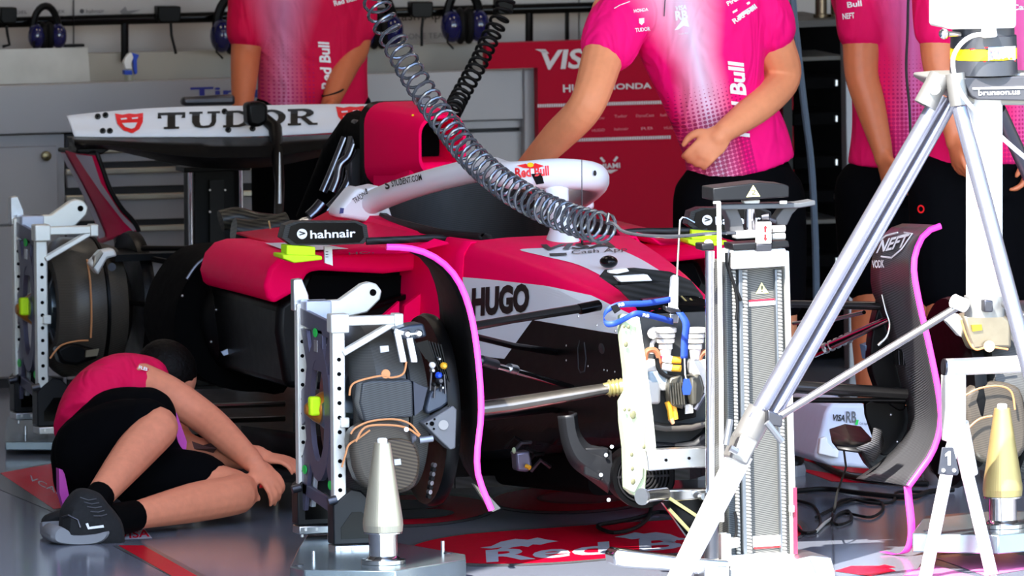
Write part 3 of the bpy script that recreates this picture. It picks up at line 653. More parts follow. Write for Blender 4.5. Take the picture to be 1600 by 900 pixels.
for s in (-1, 1):
    outer = cat([(94, 234), (102, 250), (120, 282), (138, 318), (150, 350), (154, 382)], 4); inner = cat([(152, 240), (160, 262), (172, 295), (190, 325), (208, 345), (217, 362), (219, 386)], 4)
    rows = []
    for a, b in zip(outer, inner):
        A = P(a[0], a[1], Y=WY+.22); B = P(b[0], b[1], Y=WY-.1)
        rows.append([A, A.lerp(B, .33)+V(-.008, 0, 0), A.lerp(B, .66)+V(-.006, 0, 0), B])
    if s > 0: rows = [[V(-p.x, p.y, p.z) for p in r] for r in rows]
    ep = MB().grid(rows).build('wing_endplate', M('endplate_crimson', (225, 20, 80), .35, spec=.2), car, solid=.004)
    if s < 0:
        ET = bvh([ep]); GR = M('endplate_grey_stripe', (205, 190, 205), .4)
        patch([(97, 238), (104, 238), (130, 285), (150, 325), (172, 378), (160, 382), (148, 345), (120, 284)], GR, ep, ET, sub=2, off=.005)
        patch([(120, 240), (146, 243), (160, 285), (190, 330), (212, 352), (218, 368), (196, 346), (160, 300), (138, 268)], GR, ep, ET, sub=2, off=.005)
    e2 = [r[-1] for r in rows]
    MB().tube([r[0] for r in rows][:1]+[rows[0][0]+(e2[0]-rows[0][0])*.5]+e2, .007, 8).build('endplate_edge', BLACK, car)
slab([(116, 216), (160, 217), (175, 232), (160, 242), (118, 240), (122, 228)], WY-.05, .1, 'endplate_corner', BLACK, car, bevel=.006)
slab([(180, 373), (188, 368), (202, 372), (204, 382), (226, 381), (226, 384), (182, 386)], WY-.12, .02, 'endplate_winglet', BLACK, car)
# ---- sidepods (right one traced, left one mirrored)
lip_out = [(428, 475), (418, 466), (413, 447), (421, 420), (436, 404), (455, 398), (540, 396), (640, 393), (722, 396)]
lip_in = [(722, 420), (690, 417), (665, 421), (600, 428), (500, 423), (482, 426), (474, 440), (462, 456)]
SP = [P(u, v, Y=1.45) for u, v in lip_out+lip_in]
def mir(ps): return [V(-p.x, p.y, p.z) for p in ps]
for s in (-1, 1):
    q = SP if s < 0 else mir(SP)
    c = sum(q, V(0, 0, 0))/len(q)
    MB().rings([[c+(p-c)*1.0 for p in q], [p+V(0, .25, 0) for p in q], [p+V(-s*.02, .75 if s < 0 else .5, -.01) for p in q]]).build('sidepod_lip', PINK, car, bevel=.012, seg=3)
    und = PY([(474, 426), (690, 418), (700, 500), (690, 612), (560, 612), (446, 606), (432, 520), (434, 476), (462, 456)], 1.56)
    if s > 0: und = mir(und)
    MB().prism(und, (0, .75, 0)).build('sidepod_underside', BLACK, car, bevel=.02, seg=3)
    inl = PY([(488, 430), (600, 433), (664, 427), (672, 440), (668, 450), (620, 466), (560, 480), (486, 482), (476, 462)], 1.548)
    if s > 0: inl = mir(inl)
    MB().prism(inl, (0, .01, 0)).build('radiator_inlet', BLACKM, car)
    lo = PY([(476, 482), (560, 480), (664, 452), (668, 458), (566, 490), (474, 491)], 1.5)
    if s > 0: lo = mir(lo)
    MB().prism(lo, (0, .08, 0)).build('inlet_lower_lip', BLACKG, car, bevel=.006)
sl = [o for o in car.children if o.name.startswith('sidepod_lip')]
ST = bvh(sl)
tp = MB().add(PY([(520, 394, 1.6), (650, 390, 1.6), (640, 384, 2.05), (520, 389, 2.05)], 1.6), [(0, 1, 2, 3)])
for s in (-1, 1):
    z = max(p.z for p in SP)+.0045; a = [V(-.62, 1.52, z), V(-.32, 1.5, z+.004), V(-.34, 1.78, z+.002), V(-.6, 1.82, z)]
    MB().add(a if s < 0 else mir(a), [(0, 1, 2, 3)]).build('white_top_stripe', WHITE, car, smooth=False)
text('HONDA', (545, 398), (632, 393), 4, INK, car, Z=max(p.z for p in SP)+.008)
for pl in ([(595, 497), (624, 471), (623, 513), (609, 511)], [(629, 511), (632, 478), (668, 451), (677, 451), (677, 487), (656, 506)]): slab(pl, 1.38, .02, 'pink_strake', PINK, car)
slab([(677, 455), (684, 452), (690, 470), (690, 500), (676, 500), (657, 506), (676, 488)], 1.36, .02, 'white_strake', WHITE, car)
# cockpit flank between rim and sidepod
for s in (-1, 1):
    ra = [V(s*.285, y, .755) for y in (1.1, 1.5, 1.9, 2.3)]; rb = [V(s*.36, y, .72) for y in (1.25, 1.5, 1.9, 2.3)]; rc = [V(s*.55, y, max(p.z for p in SP)-.005) for y in (1.5, 1.6, 1.9, 2.3)]
    MB().grid([ra, rb, rc]).build('body_flank', PINK, car, solid=.006)
# ---- mirrors on stalks
for s in (-1, 1):
    o = [(441, 372), (446, 352), (462, 346), (520, 346), (560, 346), (573, 352), (576, 372), (568, 381), (520, 383), (456, 383)]
    q = PY(o, 1.22); c = sum(q, V(0, 0, 0))/len(q)
    inn = [c+(p-c)*.88 for p in q]
    if s > 0:
        sh = P(1105, 344, Y=1.22)-P(472, 365.5, Y=1.22); q = [p+sh for p in q]; inn = [p+sh for p in inn]; c = c+sh
    mh = MB().rings([[p+V(0, .03, 0) for p in inn], inn, q, [p+V(0, .05, 0) for p in q], [c+(p-c)*.8+V(0, .12, 0) for p in q]]).build('mirror_housing', carbon('mirror_carbon', (16, 16, 18), (44, 44, 46), 420, .4), car)
    MB().prism([p+V(0, -.003, 0) for p in inn], (0, .02, 0)).build('mirror_panel', BLACKG, mh)
    yy = c.y-.006; d = (0, 0) if s < 0 else (1105-472, 344-365.5)
    text('hahnair', (485+d[0], 372.5+d[1]), (556+d[0], 370+d[1]), 13, WINK, mh, Y=yy, bold=.02)
    patch(ellpx(472+d[0], 365.5+d[1], 8, 8), WINK, mh, Y=yy); text('>', (468+d[0], 369+d[1]), (477+d[0], 369+d[1]), 9, INK, mh, Y=yy-.002, bold=.03)
    a, b = [P(*p) for p in ((575, 374, 1.2), (715, 388, 1.3))], None
    stk = [P(u, v, Y=y) for u, v, y in ((572, 377, 1.22), (640, 374, 1.23), (680, 372, 1.24), (702, 376, 1.25), (716, 392, 1.26))]
    if s > 0: stk = [V(-p.x, p.y, p.z) for p in stk]
    MB().tube([V(p) for p in cat([tuple(p) for p in stk], 4)], .010, 10, flat=.45, ref=(0, 1, 0)).build('mirror_stalk', CARB, car)
# ---- black bulging duct shell behind the right sidepod
o = cat([(268, 520), (272, 478), (288, 440), (312, 410), (345, 394), (400, 391), (442, 398), (450, 440), (450, 600), (400, 612), (350, 606), (310, 588), (282, 556)], 4, True)
q = PY(o, 2.3); c = sum(q, V(0, 0, 0))/len(q)
MB().rings([[c+(p-c)*.9+V(0, -.015, 0) for p in q], [c+(p-c)*.99+V(0, -.02, 0) for p in q], q, [p+V(.0, .3, 0) for p in q]]).build('cooler_shell', BLACKM, car)
MB().tube([P(*p, Y=2.27) for p in cat([(292, 436), (312, 410), (345, 393), (400, 391), (420, 397), (444, 400)], 5)], .006, 8, flat=1).build('shell_rim', DSTEEL, car)
o2 = cat([(312, 500), (325, 455), (350, 420), (390, 412), (430, 420), (446, 470), (446, 560), (380, 585), (335, 560)], 4, True)
q = PY(o2, 2.26); c = sum(q, V(0, 0, 0))/len(q)
MB().rings([[c+(p-c)*.35+V(0, -.09, 0) for p in q], [c+(p-c)*.7+V(0, -.075, 0) for p in q], [c+(p-c)*.92+V(0, -.04, 0) for p in q], q]).build('inner_duct', BLACK, car)
for u, v, sz, mt in ((395, 466, 10, MATS['blue_plastic']), (384, 465, 8, M('brown_label', (92, 66, 52), .5)), (401, 468, 4, MATS['red_rubber']), (415, 440, 13, M('grey_fitting', (60, 60, 66), .4))):
    boxpx(u-sz/2, v-sz/2-1, u+sz/2, v+sz/2+2, 2.14, .03, 'connector_block', mt)
MB().cyl(P(404, 420, Y=2.12), P(424, 417, Y=2.14), .014).build('union_nut', ALU, car); MB().cyl(P(414, 418, Y=2.11), P(424, 426, Y=2.11), .012).build('union_nut', M('champagne_alloy', (190, 180, 150), .3, 1), car)
MB().ell(P(396, 408, Y=2.1), (.006, .006, .008), 10, 8).build('bleed_cap', PWHITE, car)
MB().cyl(P(424, 375, Y=2.3), P(446, 375, Y=2.3), .013).build('pipe_union', GOLD, car); MB().tube(PY([(420, 345), (424, 365), (430, 378)], 2.28), .0025).build('brake_line', GOLD, car)
for u, v in ((330, 534), (338, 484), (350, 522), (285, 462)): MB().ell(P(u, v, Y=2.17), .004, 8, 6).build('fastener', ALU, car)
slab([(346, 550), (356, 545), (361, 552), (350, 556)], 2.12, .01, 'shiny_tag', M('pale_reflective_tag', (200, 215, 240), .2), car)
# ---- floor, fences, keel
MB().rings([[V(-.36, 1.0, .1), V(.36, 1.0, .1), V(.36, 1.0, .13), V(-.36, 1.0, .13)], [V(-.7, 1.55, .085), V(.7, 1.55, .085), V(.7, 1.55, .115), V(-.7, 1.55, .115)], [V(-.7, 3.1, .085), V(.7, 3.1, .085), V(.7, 3.1, .115), V(-.7, 3.1, .115)], [V(-.4, 3.9, .1), V(.4, 3.9, .1), V(.4, 3.9, .13), V(-.4, 3.9, .13)]]).build('car_floor', CARB, car)
for s in (-1, 1):
    for k, x in enumerate((.3, .42, .54)):
        rows = [[V(s*(x+.1*t+.05*t*t), 1.0+.1*k+.55*t, z) for t in (0, .33, .66, 1)] for z in (.1, .2, .3-.04*k)]
        MB().grid(rows).build('floor_fence', BLACK, car, solid=.006)
MB().rings([rrect(0, .19, .12, .06, .03, .35), rrect(0, .17, .2, .07, .03, 1.1)]).build('keel', BLACKM, car)
for i in range(5):
    a = P(790+i*10, 700+i*9, Y=.5); MB().tube([a, a+V(.02, -.02, .03), a+V(.05, -.01, .01+.02*(i % 2))], .006, 6).build('loom', (BLACK, DSTEEL, RUBBER)[i % 3], car)
slab([(806, 708), (828, 704), (832, 728), (826, 738), (808, 736)], .45, .05, 'tow_latch', M('violet_grey_alloy', (120, 118, 140), .3, .8), car, bevel=.006)
MB().cyl(P(822, 728, Y=.44), P(828, 731, Y=.43), .006).build('latch_pin', MATS['amber_fitting'], car)
MB().ell(P(803, 704, Y=.45), (.006, .006, .009), 8, 6).build('latch_bulb', M('pale_green_glass', (150, 170, 140), .2), car)
# ---- front suspension
def arm(pts, r, mat, name, flat=1, ref=(0, 0, 1), n=10): return MB().tube([P(*p) if not isinstance(p, Vector) else p for p in pts], r, n, flat=flat, ref=ref).build(name, mat, car)
SHB = M('shiny_carbon_arm', (34, 33, 33), .18, .3, noise=.2)
arm([(728, 512, .0), (800, 499, .02), (936, 477, .06)], [.02, .018, .021], SHB, 'upper_wishbone', .6)
arm([(905, 483, .045), (936, 477, .05)], .021, BLACKG, 'wishbone_sleeve', .7)
arm([(735, 524, .05), (800, 540, .2), (880, 552, .42)], [.012, .012, .014], BLACK, 'upper_wishbone', .7)
arm([(730, 555, -.02), (756, 566, 0), (890, 604, .25), (985, 640, .38)], [.008, .009, .008, .008], STEEL, 'push_rod', 1)
arm([(752, 563, -.005), (775, 570, .04)], .014, DSTEEL, 'rod_clevis'); arm([(795, 575, .07), (806, 578, .09)], .013, ALU, 'rod_collar')
arm([(700, 645, -.05), (800, 632, -.06), (950, 607, -.1)], [.024, .026, .02], M('titanium_tube', (120, 116, 108), .22, .9, noise=.15), 'lower_wishbone', .8)
arm([(943, 608, -.1), (976, 604, -.11)], [.016, .022], GOLD, 'track_rod_boot')
for i in range(5): MB().lathe([(0, .02), (.004, .024), (.008, .02)], P(950+i*6, 607-i*.8, Y=-.105), (1, -.05, .03), 14).build('boot_ring', GOLD, car)
arm([(740, 655, .1), (860, 640, .35), (960, 655, .5)], [.012, .012, .012], BLACK, 'lower_wishbone', .7)
arm([(1128, 483, .1), (1240, 475, .1), (1375, 478, .05)], [.018, .017, .02], SHB, 'upper_wishbone', .6)
arm([(1240, 505, .3), (1300, 500, .2), (1350, 488, .1)], .008, STEEL, 'upper_wishbone', .7)
arm([(1272, 552, .3), (1320, 530, .15), (1390, 498, .0)], [.012, .012, .01], STEEL, 'push_rod'); 
for i in range(5): arm([(1288+i*9, 545-i*4, .24-.02*i), (1292+i*9, 543-i*4, .235-.02*i)], .015, ALU, 'rod_collar')
arm([(1130, 606, -.05), (1240, 604, -.05), (1415, 615, -.02)], [.02, .022, .02], SHB, 'lower_wishbone', .8)
arm([(1130, 620, .2), (1240, 625, .15), (1415, 626, .05)], .011, BLACK, 'lower_wishbone', .7)
# ---- wheel hubs with carbon brake drums
def hub(Xi, Xo, Y, Z, s, rear=False):
    """Xi inboard plate, Xo outboard end of drum (absolute), s outboard sign"""
    ax = V(s, 0, 0); k = abs(Xo-Xi); R = .24 if not rear else .2
    ho = MB().lathe([(.03, .1), (.06, R*.85), (k*.45, R*.93), (k*.5, R*.93), (k*.5, R*.98), (k*.82, R), (k*.9, R*.93), (k, R*.78), (k, R*.6), (k*.9, R*.55)], (Xi, Y, Z), ax, 40).build('brake_drum', CARBB if rear else CARBD, car)
    MB().lathe([(-.012, .05), (-.012, R*1.04), (.006, R*1.06), (.022, R*1.03), (.014, R*.97), (.01, .05)], (Xi, Y, Z), ax, 40).build('brake_duct_plate', BLACK, car)
    MB().lathe([(k*.8, .075), (k*1.0, .07), (k*1.06, .045), (k*1.16, .04), (k*1.2, .03)], (Xi, Y, Z), ax, 20).build('axle_spindle', M('spindle_steel', (120, 130, 138), .3, .9), car)
    for i in range(6):
        a = 6.2832*i/6; d = V(0, math.cos(a), math.sin(a))
        MB().bar(V(Xi+s*k*.98, Y, Z)+d*.06, V(Xi+s*k*.94, Y, Z)+d*R*.62, .014, .01, ax).build('hub_spoke', MATS['spindle_steel'], car)
    MB().lathe([(k*.46, R*.9), (k*.46, R*1.0), (k*.49, R*1.0), (k*.49, R*.9)], (Xi, Y, Z), ax, 40).build('brake_disc_band', BLACK, car)
    return ho
d1 = hub(-.65, -.90, .02, .405, -1); D1 = bvh([d1])
d2 = hub(.78, 1.08, .0, .405, 1); D2 = bvh([d2])
d3 = hub(-.50, -.76, 3.6, .405, -1, True); D3 = bvh([d3])
d4 = hub(.50, .76, 3.6, .405, 1, True)
# front right drum: facets, seams, bands, caliper, valves
slab([(566, 598), (580, 594), (640, 593), (645, 598), (646, 652), (600, 655), (570, 660), (562, 630)], -.24, .06, 'drum_scoop', carbon('scoop_carbon', (40, 42, 44), (72, 76, 80), 500, .3), car, bevel=.012, seg=3)
slab(cat([(548, 690), (560, 668), (590, 658), (625, 660), (648, 680), (659, 715), (655, 750), (640, 768), (600, 772), (560, 750)], 3, True), -.24, .08, 'lower_duct', CARBB, car, bevel=.02, seg=3)
slab(cat([(600, 690), (640, 688), (655, 715), (652, 745), (636, 764), (606, 766), (598, 730)], 3, True), -.255, .02, 'duct_mouth', carbon('duct_mouth_carbon', (46, 38, 30), (84, 72, 58), 260, .35), car, bevel=.006)
def seam(px, Y, par=car, r=.0028): MB().tube([P(*p, Y=Y) for p in cat(px, 5)], r, 6).build('orange_seam', ORANGE, par)
seam([(546, 618), (548, 605), (556, 597), (580, 590), (600, 587), (612, 590), (630, 584), (635, 565)], -.245); seam([(548, 678), (556, 668), (580, 658), (615, 655), (640, 662), (656, 680)], -.26); seam([(556, 690), (570, 668), (600, 664), (634, 668), (655, 682)], -.262, r=.003)
seam([(534, 730), (540, 710), (545, 695), (560, 685), (578, 672)], -.25)
MB().lathe([(0, .012), (.006, .012), (.006, .004)], P(602, 584, Y=-.24), (0, -1, 0), 16).build('seam_button', ORANGE, car)
for u in (617, 634): slab([(u, 522), (u+9, 520), (u+18, 562), (u+18, 566), (u+9, 566)], -.22, .01, 'drum_band', M('satin_band', (200, 200, 206), .35, .5), car)
ca1 = slab([(620, 514), (640, 508), (662, 505), (668, 526), (640, 532), (628, 530)], -.22, .08, 'brake_caliper', M('anodised_slate', (64, 72, 84), .35, .6), car, bevel=.006)
for u, v in ((636, 522), (654, 521)): MB().lathe([(0, .007), (.004, .011), (.008, .007)], P(u, v, Y=-.22), (0, -1, 0), 14).build('caliper_bolt', ALU, ca1)
MB().bar(P(636, 522, Y=-.227), P(654, 521, Y=-.227), .006, .005).build('caliper_link', ALU, ca1)
MB().tube(PY([(617, 517), (632, 521)], -.215), .007, 8).build('caliper_pipe', PWHITE, ca1)
for u, v, r, mt in ((674, 570, .008, PWHITE), (674, 578, .007, ALU), (684, 560, .005, ALU), (692, 571, .009, MATS['amber_fitting']), (684, 586, .009, MATS['blue_plastic']), (686, 594, .01, DSTEEL), (676, 600, .006, RUBBER), (689, 605, .005, ALU)):
    MB().lathe([(0, r*.6), (.004, r), (.014, r), (.02, r*.5)], P(u, v, Y=-.22), (0, -1, 0), 12).build('valve', mt, car)
for a, b in (((674, 580), (672, 610)), ((688, 592), (689, 612)), ((680, 600), (678, 622)), ((694, 585), (696, 615))): MB().tube(PY([a, b], -.225), .003, 6).build('valve_pipe', DSTEEL, car)
slab([(672, 612), (688, 604), (704, 608), (707, 625), (690, 638), (668, 648), (664, 640)], -.215, .08, 'caliper_casting', M('blue_grey_casting', (70, 78, 92), .35, .5), car, bevel=.006)
slab([(646, 596), (652, 600), (668, 606), (660, 640), (648, 650)], -.235, .05, 'shield_flap', M('navy_grey_composite', (40, 46, 62), .4), car)
tpn = slab([(662, 662), (680, 652), (708, 634), (714, 640), (712, 700), (704, 703), (690, 690)], -.245, .06, 'triangle_plate', M('grey_composite', (98, 100, 104), .45), car, bevel=.003)
for u, v, r in ((675, 662, .006), (667, 662, .003), (679, 655, .003), (678, 670, .003)): MB().cyl(P(u, v, Y=-.246), P(u, v, Y=-.249), r).build('plate_hole', BLACKM, tpn)
MB().cyl(P(693, 664, Y=-.245), P(693, 664, Y=-.25), .013).build('plate_boss', M('grey_boss', (140, 138, 136), .4), tpn)
MB().tube(PY([(676, 685), (655, 688)], -.23), .009, 12).build('bleed_spout', M('zinc_spout', (150, 155, 165), .4, .7), car); MB().lathe([(0, .019), (.006, .012), (.014, .008)], P(641, 685, Y=-.235), (1, 0, .1), 16).build('spout_cup', MATS['zinc_spout'], car)
MB().cyl(P(635, 671, Y=-.26), P(635, 671, Y=-.27), .006).build('boss', ALU, car)
for i in range(8): MB().cyl(P(676-i*1.2, 726+i*7, Y=-.2), P(680-i*1.2, 727+i*7, Y=-.21), .006).build('cable_clip', (ALU, RUBBER)[i % 2], car)
slab([(594, 541), (607, 540), (608, 549), (595, 551)], -.245, .006, 'clip_label', M('pale_label', (190, 190, 190), .5), car)
slab([(616, 718), (626, 717), (627, 726), (617, 727)], -.262, .006, 'clip_label', MATS['pale_label'], car)
# plate rim fins
for i in range(9): MB().bar(P(652+i*4.5, 532+abs(i-3)*1.2, Y=-.205), P(668+i*4.2, 560+i*4.5, Y=-.21), .003, .01).build('cooling_fin', BLACK, car)
# front left drum dressing
slab([(1504, 492), (1560, 484), (1580, 500), (1582, 545), (1560, 545), (1520, 548), (1512, 530)], -.25, .06, 'heat_shield', M('bronze_heat_shield', (150, 140, 120), .35, .7, noise=.2), car, bevel=.01)
slab([(1518, 508), (1534, 507), (1535, 516), (1520, 518)], -.256, .01, 'brass_tag', M('brass_tag', (190, 165, 60), .35, .8), car)
slab(cat([(1508, 640), (1515, 610), (1545, 598), (1580, 600), (1600, 620), (1605, 700), (1570, 722), (1525, 715)], 3, True), -.25, .06, 'lower_duct', CARBB, car, bevel=.015, seg=3)
seam([(1502, 500), (1512, 530), (1524, 546), (1545, 542), (1575, 546)], -.262); seam([(1508, 618), (1530, 607), (1560, 603), (1580, 612), (1586, 640)], -.27); seam([(1512, 670), (1530, 655), (1550, 650)], -.27, r=.003)
MB().lathe([(0, .015), (.006, .015)], P(1545, 541, Y=-.26), (0, -1, 0), 16).build('seam_button', M('tan_disc', (190, 170, 140), .4), car)
slab([(1478, 500), (1492, 490), (1504, 492), (1512, 530), (1500, 525)], -.2, .04, 'caliper_band', PWHITE, car, bevel=.006)
# rear right drum dressing
slab([(140, 412), (160, 392), (178, 388), (184, 400), (168, 404), (154, 430)], 3.35, .05, 'brake_caliper', ALB, car, bevel=.006)
slab([(148, 400), (158, 390), (162, 396), (146, 420)], 3.34, .03, 'caliper_cover', M('champagne_cover', (190, 180, 165), .3, .9), car, bevel=.003)
MB().lathe([(0, .008), (.006, .012)], P(174, 417, Y=3.34), (0, -1, 0), 14).build('caliper_bolt', DSTEEL, car)
seam([(136, 405), (141, 440), (143, 490), (142, 528)], 3.39, r=.003); seam([(78, 560), (95, 540), (120, 533), (138, 532)], 3.39)
slab([(88, 545), (110, 535), (150, 545), (155, 560), (120, 572), (95, 568)], 3.4, .06, 'lower_duct', BLACK, car, bevel=.01)
slab([(135, 548), (155, 545), (152, 556), (134, 558)], 3.38, .01, 'tape_patch', M('tan_tape', (120, 112, 92), .6), car)
for pts in ([(180, 470), (260, 480), (330, 470)], [(240, 510), (300, 520), (380, 540)], [(225, 388), (330, 388), (430, 386)], [(240, 405), (290, 415), (330, 430)]):
    arm([(u, v, 3.5-(u-180)*.002) for u, v in pts], [.014, .012, .012], BLACK, 'rear_suspension_arm', .6)
MB().box((-.25, 3.55, P(225, 388, Y=3.5).z-.02), (.7, .25, .02)).build('rear_deck', BLACK, car)
# ---- front wheel deflector fences with hot pink edge
def fence(lead, trail, yl, yt, matf, bulge, name='wheel_deflector'):
    n = 26
    A = resamp([P(u, v, Y=yl) for u, v in cat(lead, 6)], n); B = resamp([P(u, v, Y=yt) for u, v in cat(trail, 6)], n)
    rows = []
    for a, b in zip(A, B): rows.append([a.lerp(b, t)+V(bulge*math.sin(math.pi*t), 0, 0) for t in (0, .2, .4, .6, .8, 1)])
    f = MB().grid(rows).build(name, matf, car, solid=.003)
    MB().tube(A, .0085, 10, flat=.8, ref=(0, 1, 0)).build('pink_edge_trim', HOTPINK, f)
    return f
fence([(604, 386), (640, 388), (672, 398), (700, 418), (722, 450), (738, 500), (748, 570), (752, 645), (746, 705), (748, 745), (768, 797)],
      [(640, 388), (655, 396), (668, 410), (678, 435), (686, 470), (690, 520), (698, 570), (708, 630), (715, 680), (726, 730), (780, 796)], -.3, -.02, BLACK, -.004)
lf = fence([(1470, 353), (1452, 360), (1437, 378), (1428, 415), (1436, 470), (1452, 540), (1466, 610), (1470, 660), (1458, 705), (1436, 738), (1420, 760)],
      [(1410, 350), (1385, 362), (1364, 400), (1362, 450), (1378, 490), (1392, 540), (1408, 600), (1420, 655), (1408, 690), (1375, 722), (1338, 748)], -.3, .05, CARBL, .012)
LT = bvh([lf])
text('NEFT', (1372, 396), (1416, 386), 20, WINK, lf, LT, bold=.03, off=.006, up=(9, -20)); text('VODK', (1366, 419), (1385, 418), 12, WINK, lf, LT, bold=.03, off=.006)
onpath([(1363, 402), (1372, 382), (1387, 370), (1405, 366)], LT, .0025, 'logo_frame', WINK, lf, off=.006, n=4); onpath([(1363, 402), (1380, 402), (1396, 403), (1412, 390), (1428, 368), (1415, 366)], LT, .0025, 'logo_frame', WINK, lf, off=.006, n=4)
slab([(740, 756), (760, 770), (782, 794), (770, 800), (752, 775)], -.2, .02, 'deflector_foot', M('warm_grey_foot', (120, 116, 108), .5), car)
# inner duct parts of the left deflector
slab(cat([(1372, 480), (1385, 470), (1400, 500), (1412, 560), (1415, 640), (1380, 620), (1360, 560)], 3, True), .06, .05, 'duct_inner', BLACK, car, bevel=.01)
g = slab([(1396, 545), (1430, 548), (1432, 572), (1400, 570)], -.02, .02, 'vent_grille', BLACKG, car)
for i in range(4): MB().bar(P(1404+i*7, 548, Y=-.025), P(1405+i*7, 570, Y=-.025), .002, .003).build('grille_bar', DSTEEL, g)
MB().tube([P(*p, Y=-.03) for p in cat([(1378, 460), (1384, 485), (1390, 505), (1386, 525), (1372, 540)], 5)], .004).build('duct_edge', STEEL, car)
slab([(1352, 540), (1376, 532), (1378, 556), (1356, 562)], .1, .05, 'blue_duct_tape', M('faded_blue_tape', (90, 120, 150), .5), car)
slab(cat([(1345, 700), (1375, 690), (1420, 640), (1440, 640), (1436, 700), (1400, 730), (1365, 735)], 3, True), .08, .04, 'turning_vane', CARB, car, bevel=.006)
rows = [[P(u, v, Y=y) for u, v, y in r] for r in ([(1296, 672, .2), (1320, 664, .2), (1345, 668, .2)], [(1300, 690, .1), (1330, 690, .1), (1365, 690, .1)], [(1310, 702, .02), (1340, 706, .02), (1372, 700, .02)])]
MB().grid(rows).build('turning_vane', CARB, car, solid=.006)
MB().grid([[P(u, v, Y=y) for u, v, y in r] for r in ([(1366, 668, .0), (1376, 672, .02), (1380, 690, .04)], [(1362, 690, -.02), (1372, 694, .0), (1376, 706, .02)], [(1338, 700, -.03), (1352, 708, -.02), (1364, 722, .0)])]).build('turning_vane', CARBL, car, solid=.005)
ip = slab(cat([(1352, 632), (1390, 628), (1425, 640), (1432, 672), (1410, 700), (1380, 712), (1368, 690)], 3, True), .07, .02, 'deflector_inner_plate', BLACK, car, bevel=.003)
for u, v in ((1392, 648), (1424, 645), (1402, 690)): MB().ell(P(u, v, Y=.068), .004, 8, 6).build('rivet', ALU, ip)
# lime foam under mirrors (left and right) are separate things, see below
# ================================================================== THINGS AROUND THE CAR
ztop_sp = max(p.z for p in SP)
for d, lb in (((0, 0), 'fluorescent yellow foam block under the left-hand black mirror'), ((633, -24), 'fluorescent yellow foam block half hidden behind the jack column')):
    t = thing('foam_block', lb, 'block', P(475+d[0], 410+d[1], Y=1.2), 'foam blocks under the mirrors')
    q = lambda pts: [(u+d[0], v+d[1]) for u, v in pts]
    slab(q([(448, 383), (493, 386), (493, 404), (448, 402)]), 1.2, .06, 'upright', LIME, t, bevel=.003)
    slab(q([(442, 398), (503, 400), (504, 406), (460, 411), (442, 404)]), 1.17, .1, 'base', LIME, t, bevel=.003)
t = thing('clip_bracket', 'small white clip standing on the sidepod beside the yellow foam', 'bracket', P(513, 414, Y=1.3))
slab([(507, 385), (519, 386), (520, 415), (508, 411)], 1.3, .01, 'plate', PWHITE, t)
for v in (393, 397, 401): slab([(509, v), (513, v), (513, v+1), (509, v+1)], 1.298, .002, 'scale_mark', INK, t)
